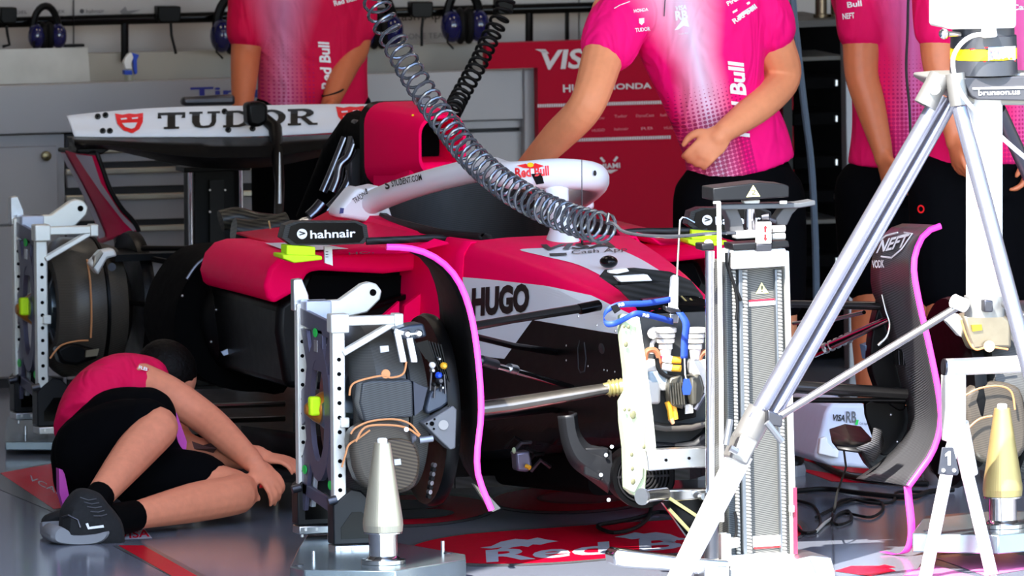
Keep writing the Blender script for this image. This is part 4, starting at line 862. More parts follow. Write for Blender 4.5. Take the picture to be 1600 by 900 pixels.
# ---- wheel-hub stands (aluminium frame clamped on the axle)
VIO = M('violet_grey_shade', (92, 90, 112), .4, .5, noise=.06); GREEN = M('green_dot', (20, 205, 80), .5); BLK = M('black_anodised', (24, 25, 28), .4, .4)  # violet-grey colour holds the shade of the frame's side-facing plates
def stand(X, Y, Z, dy0, dy1, k, label):
    """frame in the YZ plane at X; front post at Y+dy0, rear post at Y+dy1"""
    t = thing('hub_stand', label, 'stand', (X, Y, Z-.34*k), 'wheel hub stands')
    h0, h1 = -.285*k, .245*k
    fp = MB().box((X, Y+dy0, Z+(h0+h1)/2), (.034*k, .03*k, (h1-h0))).build('front_post', ALUW, t, bevel=.003)
    rp_ = MB().box((X-.002, Y+dy1, Z+(h0+h1)/2+.02*k), (.026*k, .03*k, (h1-h0))).build('rear_post', ALUW, t, bevel=.003)
    for i in range(11):
        z = Z+h1-(.1+.038*i)*k
        MB().cyl(V(X, Y+dy0-.0155*k, z), V(X, Y+dy0-.0175*k, z), .0055*k, n=12).build('post_hole', BLACKM, fp)
        MB().cyl(V(X-.002, Y+dy1-.0155*k, z+.02*k), V(X-.002, Y+dy1-.0175*k, z+.02*k), .005*k, n=12).build('post_hole', BLACKM, rp_)
    # pierced centre plate built as a frame of bars: X shaped uprights with an eye around the axle
    ym = Y+(dy0+dy1)/2; hw = (dy1-dy0)/2
    def yz(a, b): return V(X, ym+a*hw, Z+b*k)
    def plate(poly, name='web'): MB().prism([yz(a, b)+V(.006, 0, 0) for a, b in poly], (-.012, 0, 0)).build(name, VIO, t, bevel=.002)
    def bright(poly): MB().prism([yz(a, b)+V(.022, 0, 0) for a, b in poly], (-.012, 0, 0)).build('side_cheek', M('pale_satin_cheek', (206, 212, 220), .35, .5), t, bevel=.002)
    bright([(-.97, .2), (-.42, .2), (-.5, .02), (-.42, -.13), (-.75, -.26), (-.97, -.26)]); bright([(.3, .2), (.92, .21), (.75, .06), (.6, .04)]); bright([(-.22, .1), (.28, .1), (.32, .17), (-.26, .17)]); bright([(.5, -.16), (.95, -.13), (.95, -.27), (.72, -.27)])
    plate([(-1, .235), (1, .255), (1, .21), (-1, .19)], 'top_web')
    plate([(-.28, .21), (.3, .21), (.34, .1), (-.32, .1)])
    outer = [(math.cos(a), math.sin(a)) for a in [6.2832*i/24 for i in range(24)]]
    ringo = [yz(.7*c, .185*s-.005) for c, s in outer]; ringi = [yz(.40*c, .135*s-.005) for c, s in outer]
    MB().rings([[p+V(.007, 0, 0) for p in ringo], [p+V(.007, 0, 0) for p in ringi], [p-V(.007, 0, 0) for p in ringi], [p-V(.007, 0, 0) for p in ringo]], closed=True).build('eye', VIO, t)
    for sg in (-1, 1):
        plate([(sg*.3, -.1), (sg*.62, -.08), (sg*1, -.16), (sg*1, -.28), (sg*.8, -.28), (sg*.55, -.18)])
        plate([(sg*.32, .1), (sg*.55, .09), (sg*.9, .2), (sg*.6, .2)])
        plate([(sg*.62, .06), (sg*1, .03), (sg*1, -.06), (sg*.62, -.04)])
    plate([(-1, -.235), (.95, -.205), (.95, -.235), (-1, -.27)], 'lower_web')
    for a, b in ((.05, .2), (-.7, -.19), (.72, -.17)):
        p = yz(a, b); MB().prism([p+V(-.0075, .02*k*c, .012*k*s) for c, s in outer], (-.0015, 0, 0)).build('inspection_dot', GREEN, t)
    MB().box(yz(.05, .165)+V(-.007, 0, 0), (.002, .03*k, .03*k)).build('serial_plate', ALU, t)
    # wheel nut seen through the eye
    MB().lathe([(.03, .05), (.005, .045), (-.02, .03), (-.04, .012)], (X, ym, Z), (1, 0, 0), 20).build('nut_cone', M('amber_nut', (190, 120, 40), .3, .6), t)
    MB().box((X-.02, ym-.02, Z+.01), (.03, .03, .05)).build('nut_flag', LIME, t, bevel=.006)
    # slotted horn on the rear post
    c = V(X, Y+dy1, Z+h1+.02*k)
    MB().prism([c+V(-.02*k, 0, -.02), c+V(.026*k, 0, -.03), c+V(.022*k, 0, .02), c+V(.004*k, 0, .065*k), c+V(-.02*k, 0, .062*k)], (0, .03, 0)).build('horn', ALU, t, bevel=.003)
    # upper arm with eye, reaching inboard from the rear post
    c = V(X, Y+dy1-.06, Z+h1)
    pl = [(.0, .0), (.04, -.025), (.1, -.018), (.165, -.005), (.2, .028), (.205, .05), (.19, .07), (.17, .075), (.15, .07), (.09, .03), (.06, .03), (.0, .03)]
    ua = MB().prism([c+V(a*k, 0, b*k) for a, b in pl], (0, .03, 0)).build('upper_arm', ALUW, t, bevel=.004)
    MB().cyl(c+V(.18*k, -.001, .047*k), c+V(.18*k, -.003, .047*k), .009*k).build('arm_hole', BLACKM, ua)
    MB().box(c+V(.03*k, .02, .005*k), (.07*k, .06, .05*k)).build('arm_block', M('pale_blue_grey_alloy', (190, 195, 212), .4, .4), t, bevel=.004)
    # triangular arm on the front post
    c = V(X, Y+dy0-.01, Z+h1)
    MB().box(c+V(.0, 0, -.005*k), (.05*k, .045, .05*k)).build('clamp', ALUW, t, bevel=.004)
    MB().bar(c+V(.02*k, 0, 0), c+V(.16*k, 0, .0), .03, .024*k, (0, 0, 1)).build('bracket_bar', ALUW, t, bevel=.003)
    MB().bar(c+V(.01*k, 0, -.085*k), c+V(.15*k, 0, -.01*k), .026, .016*k, (0, 0, 1)).build('bracket_brace', ALUW, t, bevel=.003)
    MB().box(c+V(.16*k, 0, -.002*k), (.025*k, .04, .036*k)).build('bracket_end', ALUW, t, bevel=.003)
    MB().box(V(X+.012*k, Y+dy0-.018, Z-.02*k), (.024*k, .02, .026*k)).build('clip', ALUW, t, bevel=.002)
    # feet
    for yy, zz in ((dy0, h0), (dy1, h0+.02*k)):
        ft = MB().prism([V(X-.02*k, Y+yy-.02, Z+zz+.05*k), V(X+.03*k, Y+yy-.02, Z+zz+.09*k), V(X+.055*k, Y+yy-.02, Z+zz+.085*k), V(X+.15*k, Y+yy-.02, Z+zz-.01*k), V(X+.15*k, Y+yy-.02, Z+zz-.055*k), V(X-.02*k, Y+yy-.02, Z+zz-.055*k)], (0, .06, 0)).build('foot', BLK, t, bevel=.004)
        MB().box(V(X+.065*k, Y+yy+.01, Z+zz-.068*k), (.165*k, .07, .022*k)).build('foot_rail', ALU, ft, bevel=.003)
        MB().prism([V(X+.0*k, Y+yy-.022, Z+zz-.04*k), V(X+.0*k, Y+yy-.022, Z+zz-.01*k), V(X+.03*k, Y+yy-.022, Z+zz+.03*k), V(X+.055*k, Y+yy-.022, Z+zz+.03*k), V(X+.13*k, Y+yy-.022, Z+zz-.04*k)], (0, .004, 0)).build('foot_recess', BLACKG, ft)
        for q in (0, .03, .12): MB().box(V(X+q*k, Y+yy-.026, Z+zz-.066*k), (.006, .004, .008)).build('rail_nut', PWHITE, ft)
        MB().cyl(V(X+.08*k, Y+yy+.01, Z+zz-.08*k), V(X+.08*k, Y+yy+.01, .061), .012*k).build('leg', STEEL, ft)
        MB().cyl(V(X+.0*k, Y+yy+.01, Z+zz-.08*k), V(X+.0*k, Y+yy+.01, .061), .005*k).build('adjuster', ALU, ft)
    for yy in (dy0, dy1): MB().cyl(V(X-.012, Y+yy-.02, Z-.22*k), V(X-.035, Y+yy-.02, Z-.225*k), .011*k).build('clamp_knob', DSTEEL, t)
    return t
stand(-.945, .045, .415, -.18, .17, 1.0, 'bright aluminium hub stand in front of the red-pink sidepod')
stand(-.80, 3.62, .40, -.12, .14, .95, 'aluminium hub stand on the rear hub at the far left')
# ---- base plates and alignment cones
PLM = M('zinc_plate', (150, 166, 172), .22, .85, noise=.08, scale=15)
def plate_thing(px, z, th, label, holes=(), pins=()):
    t = thing('base_plate', label, 'plate', P(px[0][0], px[0][1], Z=z), 'ground plates')
    MB().prism(PZ(px, z), (0, 0, -th)).build('plate', PLM, t, bevel=.003)
    for u, v in holes: MB().cyl(P(u, v, Z=z+.0005), P(u, v, Z=z+.0005)+V(0, 0, .0015), .012).build('plate_hole', DSTEEL, t)
    for u, v in pins: MB().cyl(P(u, v, Z=z-.02), P(u, v, Z=z-.02)+V(0, 0, .045), .005).build('pin', ALU, t)
    return t
plate_thing([(453, 885), (466, 856), (481, 834), (576, 840), (727, 866), (728, 874), (618, 892), (476, 890)], .06, .045, 'zinc plate under the cone in front of the near hub stand', [(467, 883), (493, 834), (700, 864)], [(490, 888), (692, 872)])
plate_thing([(8, 690), (10, 652), (40, 640), (150, 634), (240, 640), (300, 690)], .04, .025, 'grey plate under the far-left rear hub stand', [(30, 650)], [(40, 690)])
plate_thing([(1425, 833), (1445, 806), (1520, 800), (1660, 796), (1660, 828), (1560, 836)], .095, .05, 'zinc plate under the pale cone at the right edge', [(1450, 830)], [])
CONE = M('brushed_champagne_alloy', (188, 182, 160), .38, .75, noise=.05, scale=8); CONEB = M('pale_champagne_alloy', (176, 160, 104), .4, .6, noise=.05)
def cone(base, label, mat):
    t = thing('setup_cone', label, 'cone', base, 'setup cones')
    MB().lathe([(.082, .046), (.083, .0505), (.1, .0525), (.115, .0515), (.31, .0215), (.313, .0205)], base, (0, 0, 1), 48).build('cone_body', mat, t, ang=5)
    MB().lathe([(.313, .013), (.322, .013), (.325, .01)], base, (0, 0, 1), 20).build('cap', PWHITE, t)
    MB().lathe([(.0, .058), (.01, .058), (.012, .045), (.02, .037), (.082, .037), (.082, .05), (.078, .05)], base, (0, 0, 1), 40).build('pedestal', STEEL, t)
b1 = P(599, 880, Z=.061); cone(b1, 'metal cone standing in front of the near brake drum', CONE)
b2 = P(1567, 824, Z=.096); cone(b2, 'pale gold cone at the right edge beside the trestle', CONEB)
# silver rails of the lifting platform behind the crouching mechanic
t = thing('lift_platform', 'low polished metal platform with rails behind the crouching mechanic', 'platform', P(330, 680, Y=2.6))
for v, y in ((632, 2.9), (655, 2.6), (680, 2.35)): MB().tube(PY([(280, v+4), (445, v-1)], y), .008, 8).build('rail', STEEL, t)
for u, v0, v1 in ((304, 580, 655), (386, 655, 690), (308, 672, 692), (430, 640, 690)): MB().cyl(V(P(u, v1, Y=2.4).x, 2.4, .03), V(P(u, v1, Y=2.4).x, 2.4, .082), .009).build('post', STEEL, t)
MB().prism(PZ([(270, 668), (450, 660), (450, 690), (260, 700)], .03), (0, 0, -.02)).build('deck', M('mirror_tread', (120, 118, 112), .15, .9), t)
# ---- rear lifting column (behind the rear wing)
t = thing('jack_column', 'black lifting column with two chrome rods behind the rear wing', 'jack', P(340, 620, Y=4.75))
slab([(303, 262), (376, 260), (380, 620), (306, 622)], 4.75, .12, 'column', BLACK, t, bevel=.004)
slab([(328, 282), (350, 281), (352, 600), (330, 601)], 4.73, .02, 'centre_panel', BLACKG, t)
slab([(288, 262), (392, 258), (392, 266), (288, 270)], 4.7, .1, 'head', BLACK, t, bevel=.003)
for u in (297, 376): MB().cyl(P(u, 264, Y=4.72), P(u+4, 615, Y=4.72), .007).build('guide_rod', CHROME, t)
slab([(286, 605), (400, 602), (400, 622), (286, 625)], 4.7, .3, 'base', BLACK, t)
for u, v in ((328, 297), (352, 297), (328, 331), (351, 331)): MB().cyl(P(u, v, Y=4.728), P(u, v, Y=4.724), .003).build('screw', PWHITE, t)
# ---- front lifting column
g = thing('jack_column', 'tall carbon and aluminium lifting column with chrome rods in front of the car', 'jack', P(1180, 905, Y=-.62))
YG = -.6
slab([(1134, 410), (1234, 407), (1246, 872), (1140, 876)], YG, .13, 'carbon_column', carbon('column_carbon', (58, 59, 58), (104, 104, 100), 420, .4), g, bevel=.003)
slab([(1134, 410), (1148, 410), (1155, 876), (1140, 876)], YG-.012, .02, 'left_strip', carbon('slate_weave', (34, 40, 44), (70, 76, 80), 420, .4), g)
BRD = carbon('braided_sleeve', (62, 62, 61), (165, 165, 160), 260, .35)
for u0, u1, wd in ((1146, 1154, 6), (1163, 1171, 8), (1217, 1226, 7)): MB().tube([P(u0+(u1-u0)*i/20, 422+(876-422)*i/20, Y=YG-.014) for i in range(21)], wd/595*.62, 10).build('braided_hose', BRD, g)
GP = M('grey_profile', (104, 110, 116), .35, .6)
for u0, u1, wd in ((1154, 1162, 7), (1211, 1221, 5)): slab([(u0, 421), (u0+wd, 421), (u1+wd, 875), (u1, 875)], YG-.018, .02, 'edge_profile', GP, g, bevel=.002)
slab([(1226, 392), (1233, 392), (1246, 872), (1238, 872)], YG-.02, .1, 'right_rail', ALUW, g, bevel=.002)
rs_ = slab([(1240, 762), (1245, 762), (1246.5, 866), (1241, 866)], YG-.03, .03, 'red_strip', M('wine_red_strip', (160, 40, 70), .4), g)
slab([(1236, 790), (1241, 790), (1241, 800), (1236, 800)], YG-.04, .02, 'strip_clip', PWHITE, g)
MB().tube(PY([(1109, 392), (1110, 640), (1110, 800)], YG-.04), .0125, 16).build('chrome_rod', CHROME, g)
MB().tube(PY([(1112, 770), (1112, 872)], YG-.04), .019, 16).build('rod_sleeve', DSTEEL, g); MB().tube(PY([(1113, 865), (1113, 890)], YG-.04), .012, 12).build('rod_foot', STEEL, g)
MB().tube(PY([(1123, 316), (1127, 600), (1128, 815)], YG-.07), .0065, 10).build('pale_rod', ALUW, g)
slab([(1096, 381), (1116, 380), (1117, 391), (1097, 392)], YG-.06, .06, 'rod_cap', BLK, g, bevel=.004); MB().ell(P(1107, 380, Y=YG-.03), (.012, .012, .01), 12, 8).build('cap_ball', PWHITE, g)
slab([(1144, 381), (1232, 376), (1234, 386), (1146, 392)], YG-.05, .08, 'black_clamp', BLK, g, bevel=.003); slab([(1182, 382), (1206, 381), (1206, 392), (1182, 393)], YG-.06, .03, 'clamp_tab', DSTEEL, g, bevel=.002)
slab([(1144, 392), (1228, 388), (1228, 416), (1144, 421)], YG-.045, .1, 'white_block', PWHITE, g, bevel=.004)
slab([(1150, 362), (1185, 360), (1185, 372), (1150, 374)], YG-.03, .04, 'valve_bar', ALUW, g, bevel=.004)
lb_ = slab([(1184, 348), (1205, 347), (1205, 380), (1184, 381)], YG-.06, .02, 'arrow_label', PWHITE, g)
for pts in ([(1196, 351), (1199.5, 357), (1197.5, 357), (1197.5, 363), (1194, 363), (1194, 357), (1192.5, 357)], [(1194, 366), (1197.5, 366), (1197.5, 372), (1199.5, 372), (1196, 378), (1192.5, 372), (1194, 372)]): patch(pts, REDINK, lb_, Y=YG-.0605)
for v in (358, 370): MB().cyl(P(1206, v, Y=YG-.03), P(1226, v-1, Y=YG-.03), .009).build('valve_stub', ALUW, g)
MB().cyl(P(1172, 366, Y=YG), P(1172, 326, Y=YG), .014).build('ram', CHROME, g)
MB().cyl(P(1192, 340, Y=YG-.02), P(1203, 339, Y=YG-.03), .012).build('motor', DSTEEL, g); MB().tube(PY([(1200, 342), (1212, 346)], YG-.03), .005).build('motor_shaft', DSTEEL, g)
for q in ([(1131, 325), (1152, 325), (1160, 345), (1163, 362), (1141, 363), (1140, 345)], [(1224, 325), (1252, 320), (1238, 335), (1230, 352), (1214, 352), (1212, 342)]): slab(q, YG-.01, .05, 'arch_bracket', M('dark_grey_bracket', (70, 70, 72), .45), g, bevel=.003)
MB().prism([P(u, v, Y=YG-.03) for u, v in [(1124, 321), (1130, 319), (1250, 317), (1274, 313), (1275, 321), (1250, 325), (1130, 328), (1125, 326)]], (0, .06, 0)).build('top_plate', M('slate_plate', (92, 96, 100), .4, .4), g, bevel=.003)
slab([(1162, 314), (1188, 312), (1187, 319), (1166, 321)], YG-.02, .03, 'spacer', PWHITE, g, bevel=.003)
hd = slab([(1114, 294), (1155, 289), (1188, 285), (1226, 288), (1233, 291), (1233, 308), (1190, 311), (1114, 314)], YG-.06, .1, 'head_box', BLK, g, bevel=.003)
patch([(1177, 289), (1188, 307), (1166, 308)], M('warning_yellow', (232, 226, 150), .5), hd, Y=YG-.0605); text('2', (1174, 304), (1181, 304), 8, INK, hd, Y=YG-.061)
for u in (1120, 1224): MB().cyl(P(u, 314, Y=YG-.05), P(u, 318, Y=YG-.05), .01).build('stud', PWHITE, hd)
tri = patch([(1190, 441), (1201, 458), (1181, 459)], MATS['warning_yellow'], g, Y=YG-.002); text('!', (1189.5, 456), (1192, 456), 10, INK, g, Y=YG-.003, bold=.02)
slab([(1170, 471), (1214, 468), (1214, 476), (1170, 479)], YG-.003, .003, 'warning_label', PWHITE, g); patch([(1170, 469), (1214, 466), (1214, 469), (1170, 472)], MATS['red_rubber'], g, Y=YG-.004)
slab([(1176, 838), (1221, 836), (1222, 853), (1177, 856)], YG-.003, .003, 'rating_label', PWHITE, g); patch([(1178, 855), (1222, 852), (1222, 855), (1178, 858)], REDINK, g, Y=YG-.004)
for pts in ([(1135, 395), (1136, 415), (1146, 440), (1152, 475), (1150, 500)], [(1142, 395), (1140, 425), (1150, 450), (1158, 470)], [(1148, 800), (1150, 810), (1150, 835), (1144, 845)]): MB().tube([P(*p, Y=YG-.03) for p in cat(pts, 5)], .004).build('loose_cable', RUBBER, g)
slab([(1129, 834), (1142, 834), (1143, 842), (1156, 840), (1156, 855), (1143, 857), (1144, 885), (1130, 886)], YG-.05, .04, 'valve_fitting', ALUW, g, bevel=.003)
slab([(1145, 870), (1238, 866), (1242, 930), (1140, 932)], YG-.06, .25, 'base_block', PWHITE, g, bevel=.006)
slab([(1244, 874), (1268, 868), (1296, 870), (1306, 896), (1306, 915), (1242, 920)], YG-.1, .2, 'base_foot', ALU, g, bevel=.004); slab([(1266, 874), (1298, 872), (1304, 894), (1276, 896)], YG-.104, .004, 'foot_pad', M('grit_pad', (150, 150, 145), .8), g)
slab([(1100, 888), (1136, 884), (1142, 915), (1102, 918)], YG-.12, .1, 'base_foot', ALU, g, bevel=.004)
arm_ = slab([(958, 866), (966, 858), (1060, 870), (1140, 876), (1140, 905), (1060, 893), (975, 888), (960, 884)], YG-.08, .08, 'base_arm', STEEL, g, bevel=.006)
bm_ = slab([(1010, 704), (1108, 699), (1108, 731), (1080, 731), (1014, 736)], YG+.16, .05, 'lifting_bar', ALU, g, bevel=.003)
for u, v in ((1041, 719), (1077, 716)): MB().cyl(P(u, v, Y=YG+.159), P(u, v, Y=YG+.156), .004).build('bar_hole', BLACKM, bm_)
MB().cyl(P(1003, 776, Y=YG+.05), P(1040, 771, Y=YG+.1), .017).build('roller', STEEL, g); MB().cyl(P(1002, 776, Y=YG+.045), P(1005, 776, Y=YG+.05), .022).build('roller_flange', ALU, g)
slab([(1032, 766), (1110, 764), (1110, 778), (1056, 784), (1036, 782)], YG+.12, .04, 'roller_bracket', STEEL, g, bevel=.004)
slab([(1036, 786), (1050, 780), (1110, 768), (1110, 850), (1082, 850)], YG+.14, .02, 'gusset', BLACKG, g)
for a, b in (((1045, 778), (1088, 806)), ((1045, 795), (1085, 838))): MB().bar(P(*a, Y=YG+.12), P(*b, Y=YG+.12), .012, .008).build('gusset_rod', GOLD, g)
MB().cyl(P(1095, 776, Y=YG+.1), P(1100, 776, Y=YG+.08), .009).build('bolt', ALU, g)
# ---- mint jig bracket clamped to the nose
MINT = M('pale_mint_casting', (176, 192, 156), .5, .0, noise=.06)
j = thing('jig_bracket', 'tall pale mint machined bracket at the front bulkhead', 'bracket', P(995, 780, Y=-.36))
slab([(972, 494), (977, 492), (994, 494), (1003, 560), (1012, 625), (1018, 680), (1022, 704), (1012, 724), (1008, 775), (992, 775), (980, 765), (978, 700), (973, 660), (972, 628), (981, 612), (979, 580), (972, 520)], -.36, .045, 'web', MINT, j, bevel=.004)
slab([(994, 494), (1000, 496), (1012, 580), (1021, 650), (1026, 700), (1019, 704), (1010, 640), (1001, 570)], -.375, .06, 'flange', M('pale_cream_flange', (222, 224, 206), .45, .0), j, bevel=.003)
slab([(981, 765), (992, 770), (1005, 745), (1008, 660), (1000, 655), (990, 690)], -.37, .02, 'rib', MATS['pale_cream_flange'], j, bevel=.003)
for u, v, r in ((975, 510, .004), (982, 511, .004), (978, 538, .006), (976, 640, .004), (983, 640, .004), (989, 648, .009), (987, 710, .005), (988, 732, .005), (1006, 698, .005), (989, 752, .007)):
    MB().ell(P(u, v, Y=-.372), (r, .003, r*1.3), 10, 6).build('pocket', M('dark_olive_pocket', (104, 104, 76), .6), j)  # pockets are thin ellipsoids in a darker olive tone
# ---- blue lanyard hung over the bracket
LAN = M('blue_lanyard_web', (24, 62, 156), .6, noise=.08)
l = thing('lanyard', 'blue printed lanyard draped over the mint bracket and bulkhead', 'lanyard', P(1070, 655, Y=-.4))
def ribbon(px, Y, wd, name, par, mat, dirv=(0, 0, 1)):
    pts = [P(*p, Y=Y) if len(p) < 3 else P(*p) for p in px]; pts = [V(q) for q in cat([tuple(p) for p in pts], 5)]
    return MB().grid([[p-V(dirv)*wd/2, p+V(dirv)*wd/2] for p in pts]).build(name, mat, par, solid=.0008)
ribbon([(1048, 468, -.3), (1010, 474, -.32), (970, 476, -.34), (950, 484, -.34), (943, 496, -.33), (948, 506, -.33), (962, 505, -.34), (980, 496, -.38), (995, 490, -.39), (1020, 494, -.36), (1052, 503, -.3)], -.3, .016, 'band', l, LAN)
ribbon([(1062, 488, -.3), (1072, 506, -.31), (1070, 530, -.31), (1069, 560, -.31)], -.3, .02, 'band', l, LAN, (1, 0, 0))
MB().tube(PY([(1069, 560), (1070, 585), (1072, 592)], -.31), .003).build('clip', CHROME, l)
slab([(1069, 592), (1077, 592), (1081, 605), (1078, 617), (1068, 617), (1066, 608)], -.315, .004, 'tail', LAN, l)
slab([(955, 479), (964, 475), (970, 484), (961, 490)], -.35, .006, 'slider', RUBBER, l)
for a, b in (((967, 479), (976, 477)), ((1004, 494), (1014, 496))): text('RB', a, b, 5, WINK, l, Y=-.392, bold=.02)
# ---- white handled hook tool standing on the bulkhead
h = thing('hook_tool', 'white handled steel rod with bent tip standing on the bulkhead', 'tool', P(1052, 500, Y=-.24))
MB().tube([P(*p, Y=-.24) for p in ((1057, 442), (1062, 350), (1062.5, 344), (1066, 340), (1072, 341), (1085, 348))], .0032, 8).build('rod', STEEL, h)
slab([(1050, 434), (1053, 430), (1059, 430), (1061, 434), (1060, 480), (1063, 486), (1045, 486), (1047, 480)], -.25, .02, 'handle', PWHITE, h, bevel=.004)
slab([(1040, 478), (1064, 484), (1064, 489), (1050, 490), (1040, 484)], -.255, .03, 'collar', DSTEEL, h, bevel=.003)
slab([(1046, 490), (1062, 490), (1060, 505), (1048, 505)], -.25, .02, 'foot', ALU, h, bevel=.003)
# ---- round blower with curved duct under the nose
f = thing('cooling_blower', 'black round blower with ringed grille under the nose', 'fan', P(1000, 795, Y=-.12))
c = P(1003, 744, Y=-.12); R = .084
MB().lathe([(.09, R*.9), (.0, R), (-.012, R), (-.012, R*.86), (0, R*.86)], c, (0, 1, 0), 48).build('housing', BLACK, f)
MB().cyl(c+V(0, .03, 0), c+V(0, .035, 0), R*.86, n=40).build('fan_disc', BLACKM, f)
GRM = M('grille_plastic', (26, 26, 28), .6, spec=.2)
for k in range(1, 8):
    r = R*.86*k/7.6; MB().tube([c+V(r*math.cos(a), -.006, r*math.sin(a)) for a in [6.2832*i/40 for i in range(40)]], .0028, 6, closed=True).build('grille_ring', GRM, f)
for a in (0, math.pi/2): MB().bar(c+V(-R*.86*math.cos(a), -.006, -R*.86*math.sin(a)), c+V(R*.86*math.cos(a), -.006, R*.86*math.sin(a)), .006, .006).build('grille_spoke', GRM, f)
DUCT = M('dark_grey_moulding', (24, 25, 28), .45, spec=.3)
rows = []
for a, b in zip(cat([(872, 650), (878, 690), (892, 725), (920, 748), (950, 770)], 5), cat([(900, 645), (905, 675), (920, 695), (945, 702), (955, 706)], 5)):
    A, B = P(*a, Y=-.08), P(*b, Y=-.08); rows.append([A, A.lerp(B, .3)+V(0, -.02, 0), A.lerp(B, .7)+V(0, -.02, 0), B, B+V(0, .06, 0)])
MB().grid(rows).build('duct', DUCT, f, solid=.006)
slab([(912, 700), (952, 700), (945, 740), (938, 752), (914, 742)], -.1, .05, 'duct_flange', DUCT, f, bevel=.004)
for u, v in ((947, 711), (939, 742), (956, 698), (951, 781)): MB().cyl(P(u, v, Y=-.11), P(u, v, Y=-.115), .005).build('screw', ALU, f)
slab([(1012, 690), (1060, 694), (1085, 690), (1105, 675), (1110, 655), (1130, 655), (1130, 704), (1012, 706)], -.22, .05, 'duct', DUCT, f, bevel=.01)
solo(MB().tube([P(u, v, Z=.008) for u, v in cat([(1018, 790), (1012, 810), (990, 826), (960, 832), (938, 826), (936, 820), (960, 816), (1000, 808), (1030, 800), (1070, 806)], 6)], .0055, 8), 'blower_cable', RUBBER, 'black cable looping from the blower over the red floor logo', 'cable')
# ---- tripod with measuring head
tr = thing('tripod', 'large silver measuring tripod in the right foreground', 'tripod', P(1537, 935, Y=-1.15))
YT = -1.15
TUBE = M('satin_silver_tube', (176, 178, 192), .25, .85, noise=.03)
def rod(a, b, r, name, mat, par=tr, n=20): return MB().tube([P(*a), P(*b)], r, n).build(name, mat, par)
rod((1470, 148, YT-.02), (1178, 655, YT+.04), .0205, 'leg_tube', TUBE); rod((1492, 150, YT+.02), (1205, 655, YT+.07), .0175, 'leg_tube', TUBE)
cl = rod((1190, 640, YT+.05), (1163, 690, YT+.06), .036, 'leg_clamp', M('cast_grey', (140, 138, 134), .4, .6), n=24)
slab([(1160, 676), (1186, 690), (1168, 728), (1142, 716)], YT, .08, 'clamp_body', MATS['cast_grey'], cl, bevel=.006)
for pts in ([(1141, 700), (1152, 706)], [(1141, 655), (1134, 695)], [(1198, 660), (1222, 690)]): MB().tube(PY(pts, YT-.02), .009).build('clamp_lever', M('lever_grey', (120, 122, 126), .35, .6), cl)
MB().tube([P(1158, 708, Y=YT+.06), P(1052, 918, Y=YT+.08)], [.033, .027], 24).build('lower_leg', M('sunlit_white_tube', (236, 236, 234), .4), tr)  # sun glare on the lower leg is put into its white colour
rod((1500, 170, YT-.06), (1625, 640, YT-.5), .021, 'leg_tube', TUBE); rod((1625, 640, YT-.5), (1690, 905, YT-.75), .026, 'lower_leg', MATS['sunlit_white_tube'])
rod((1560, 170, YT+.06), (1680, 430, YT+.4), .019, 'leg_tube', DSTEEL); rod((1680, 430, YT+.4), (1790, 680, YT+.75), .019, 'lower_leg', DSTEEL)
rod((1538, 150, YT), (1538, 480, YT), .047, 'centre_column', MATS['sunlit_white_tube'], n=28)
rod((1538, 462, YT), (1538, 494, YT), .052, 'column_collar', M('collar_grey', (150, 150, 146), .4, .5), n=24)
rod((1500, 477, YT-.03), (1215, 652, YT+.04), .0105, 'brace', M('steel_brace', (150, 146, 146), .25, .9)); rod((1570, 475, YT-.05), (1640, 520, YT-.3), .0105, 'brace', MATS['steel_brace'])
MB().cyl(P(1490, 470, Y=YT-.04), P(1508, 478, Y=YT-.03), .018).build('brace_joint', PWHITE, tr); slab([(1538, 468), (1552, 470), (1552, 488), (1538, 488)], YT-.08, .03, 'brace_lug', DSTEEL, tr, bevel=.004)
slab([(1200, 640), (1224, 650), (1222, 668), (1200, 665)], YT-.01, .04, 'brace_shoe', DSTEEL, tr, bevel=.004)
MB().tube(PY([(1442, 128), (1442, 128)], YT-.03), .01) 
MB().tube([P(1469, 118, Y=YT-.03), P(1445, 165, Y=YT-.03)], [.028, .03], 20).build('leg_hinge', MATS['cast_grey'], tr); MB().cyl(P(1460, 138, Y=YT-.062), P(1460, 138, Y=YT-.07), .016).build('hinge_bolt', PWHITE, tr)
MB().tube([P(1492, 115, Y=YT-.05), P(1499, 165, Y=YT-.06)], [.026, .024], 20).build('leg_hinge', MATS['cast_grey'], tr)
slab([(1456, 119), (1488, 116), (1600, 114), (1640, 116), (1640, 165), (1524, 164), (1495, 150), (1456, 125)], YT-.03, .16, 'head_plate', MATS['collar_grey'], tr, bevel=.006)
bp = slab([(1502, 122), (1640, 118), (1640, 158), (1528, 156), (1518, 150)], YT-.07, .04, 'name_bar', M('charcoal_bar', (66, 66, 70), .45), tr, bevel=.003)
slab([(1520, 137), (1600, 135), (1600, 138), (1520, 140)], YT-.073, .003, 'bar_line', PWHITE, bp); text('brunson.us', (1529, 149), (1594, 147), 8.5, WINK, bp, Y=YT-.0725, bold=.012)
ms = thing('laser_tracker', 'white-topped round measuring instrument mounted on the tripod', 'instrument', P(1537, 117, Y=YT))
cc_ = P(1537, 116, Y=YT)
MB().lathe([(0, .088), (.038, .086), (.04, .082)], cc_, (0, 0, 1), 40).build('base_ring', M('dark_grey_ring', (70, 72, 78), .3, .5), ms)
MB().lathe([(.04, .086), (.068, .086)], cc_, (0, 0, 1), 40).build('flag_band', M('yellow_band', (250, 210, 20), .4), ms)
MB().lathe([(.068, .084), (.07, .086), (.1, .085), (.102, .08), (.125, .08)], cc_, (0, 0, 1), 40).build('upper_ring', MATS['dark_grey_ring'], ms)
MT = bvh([o for o in ms.children]); 
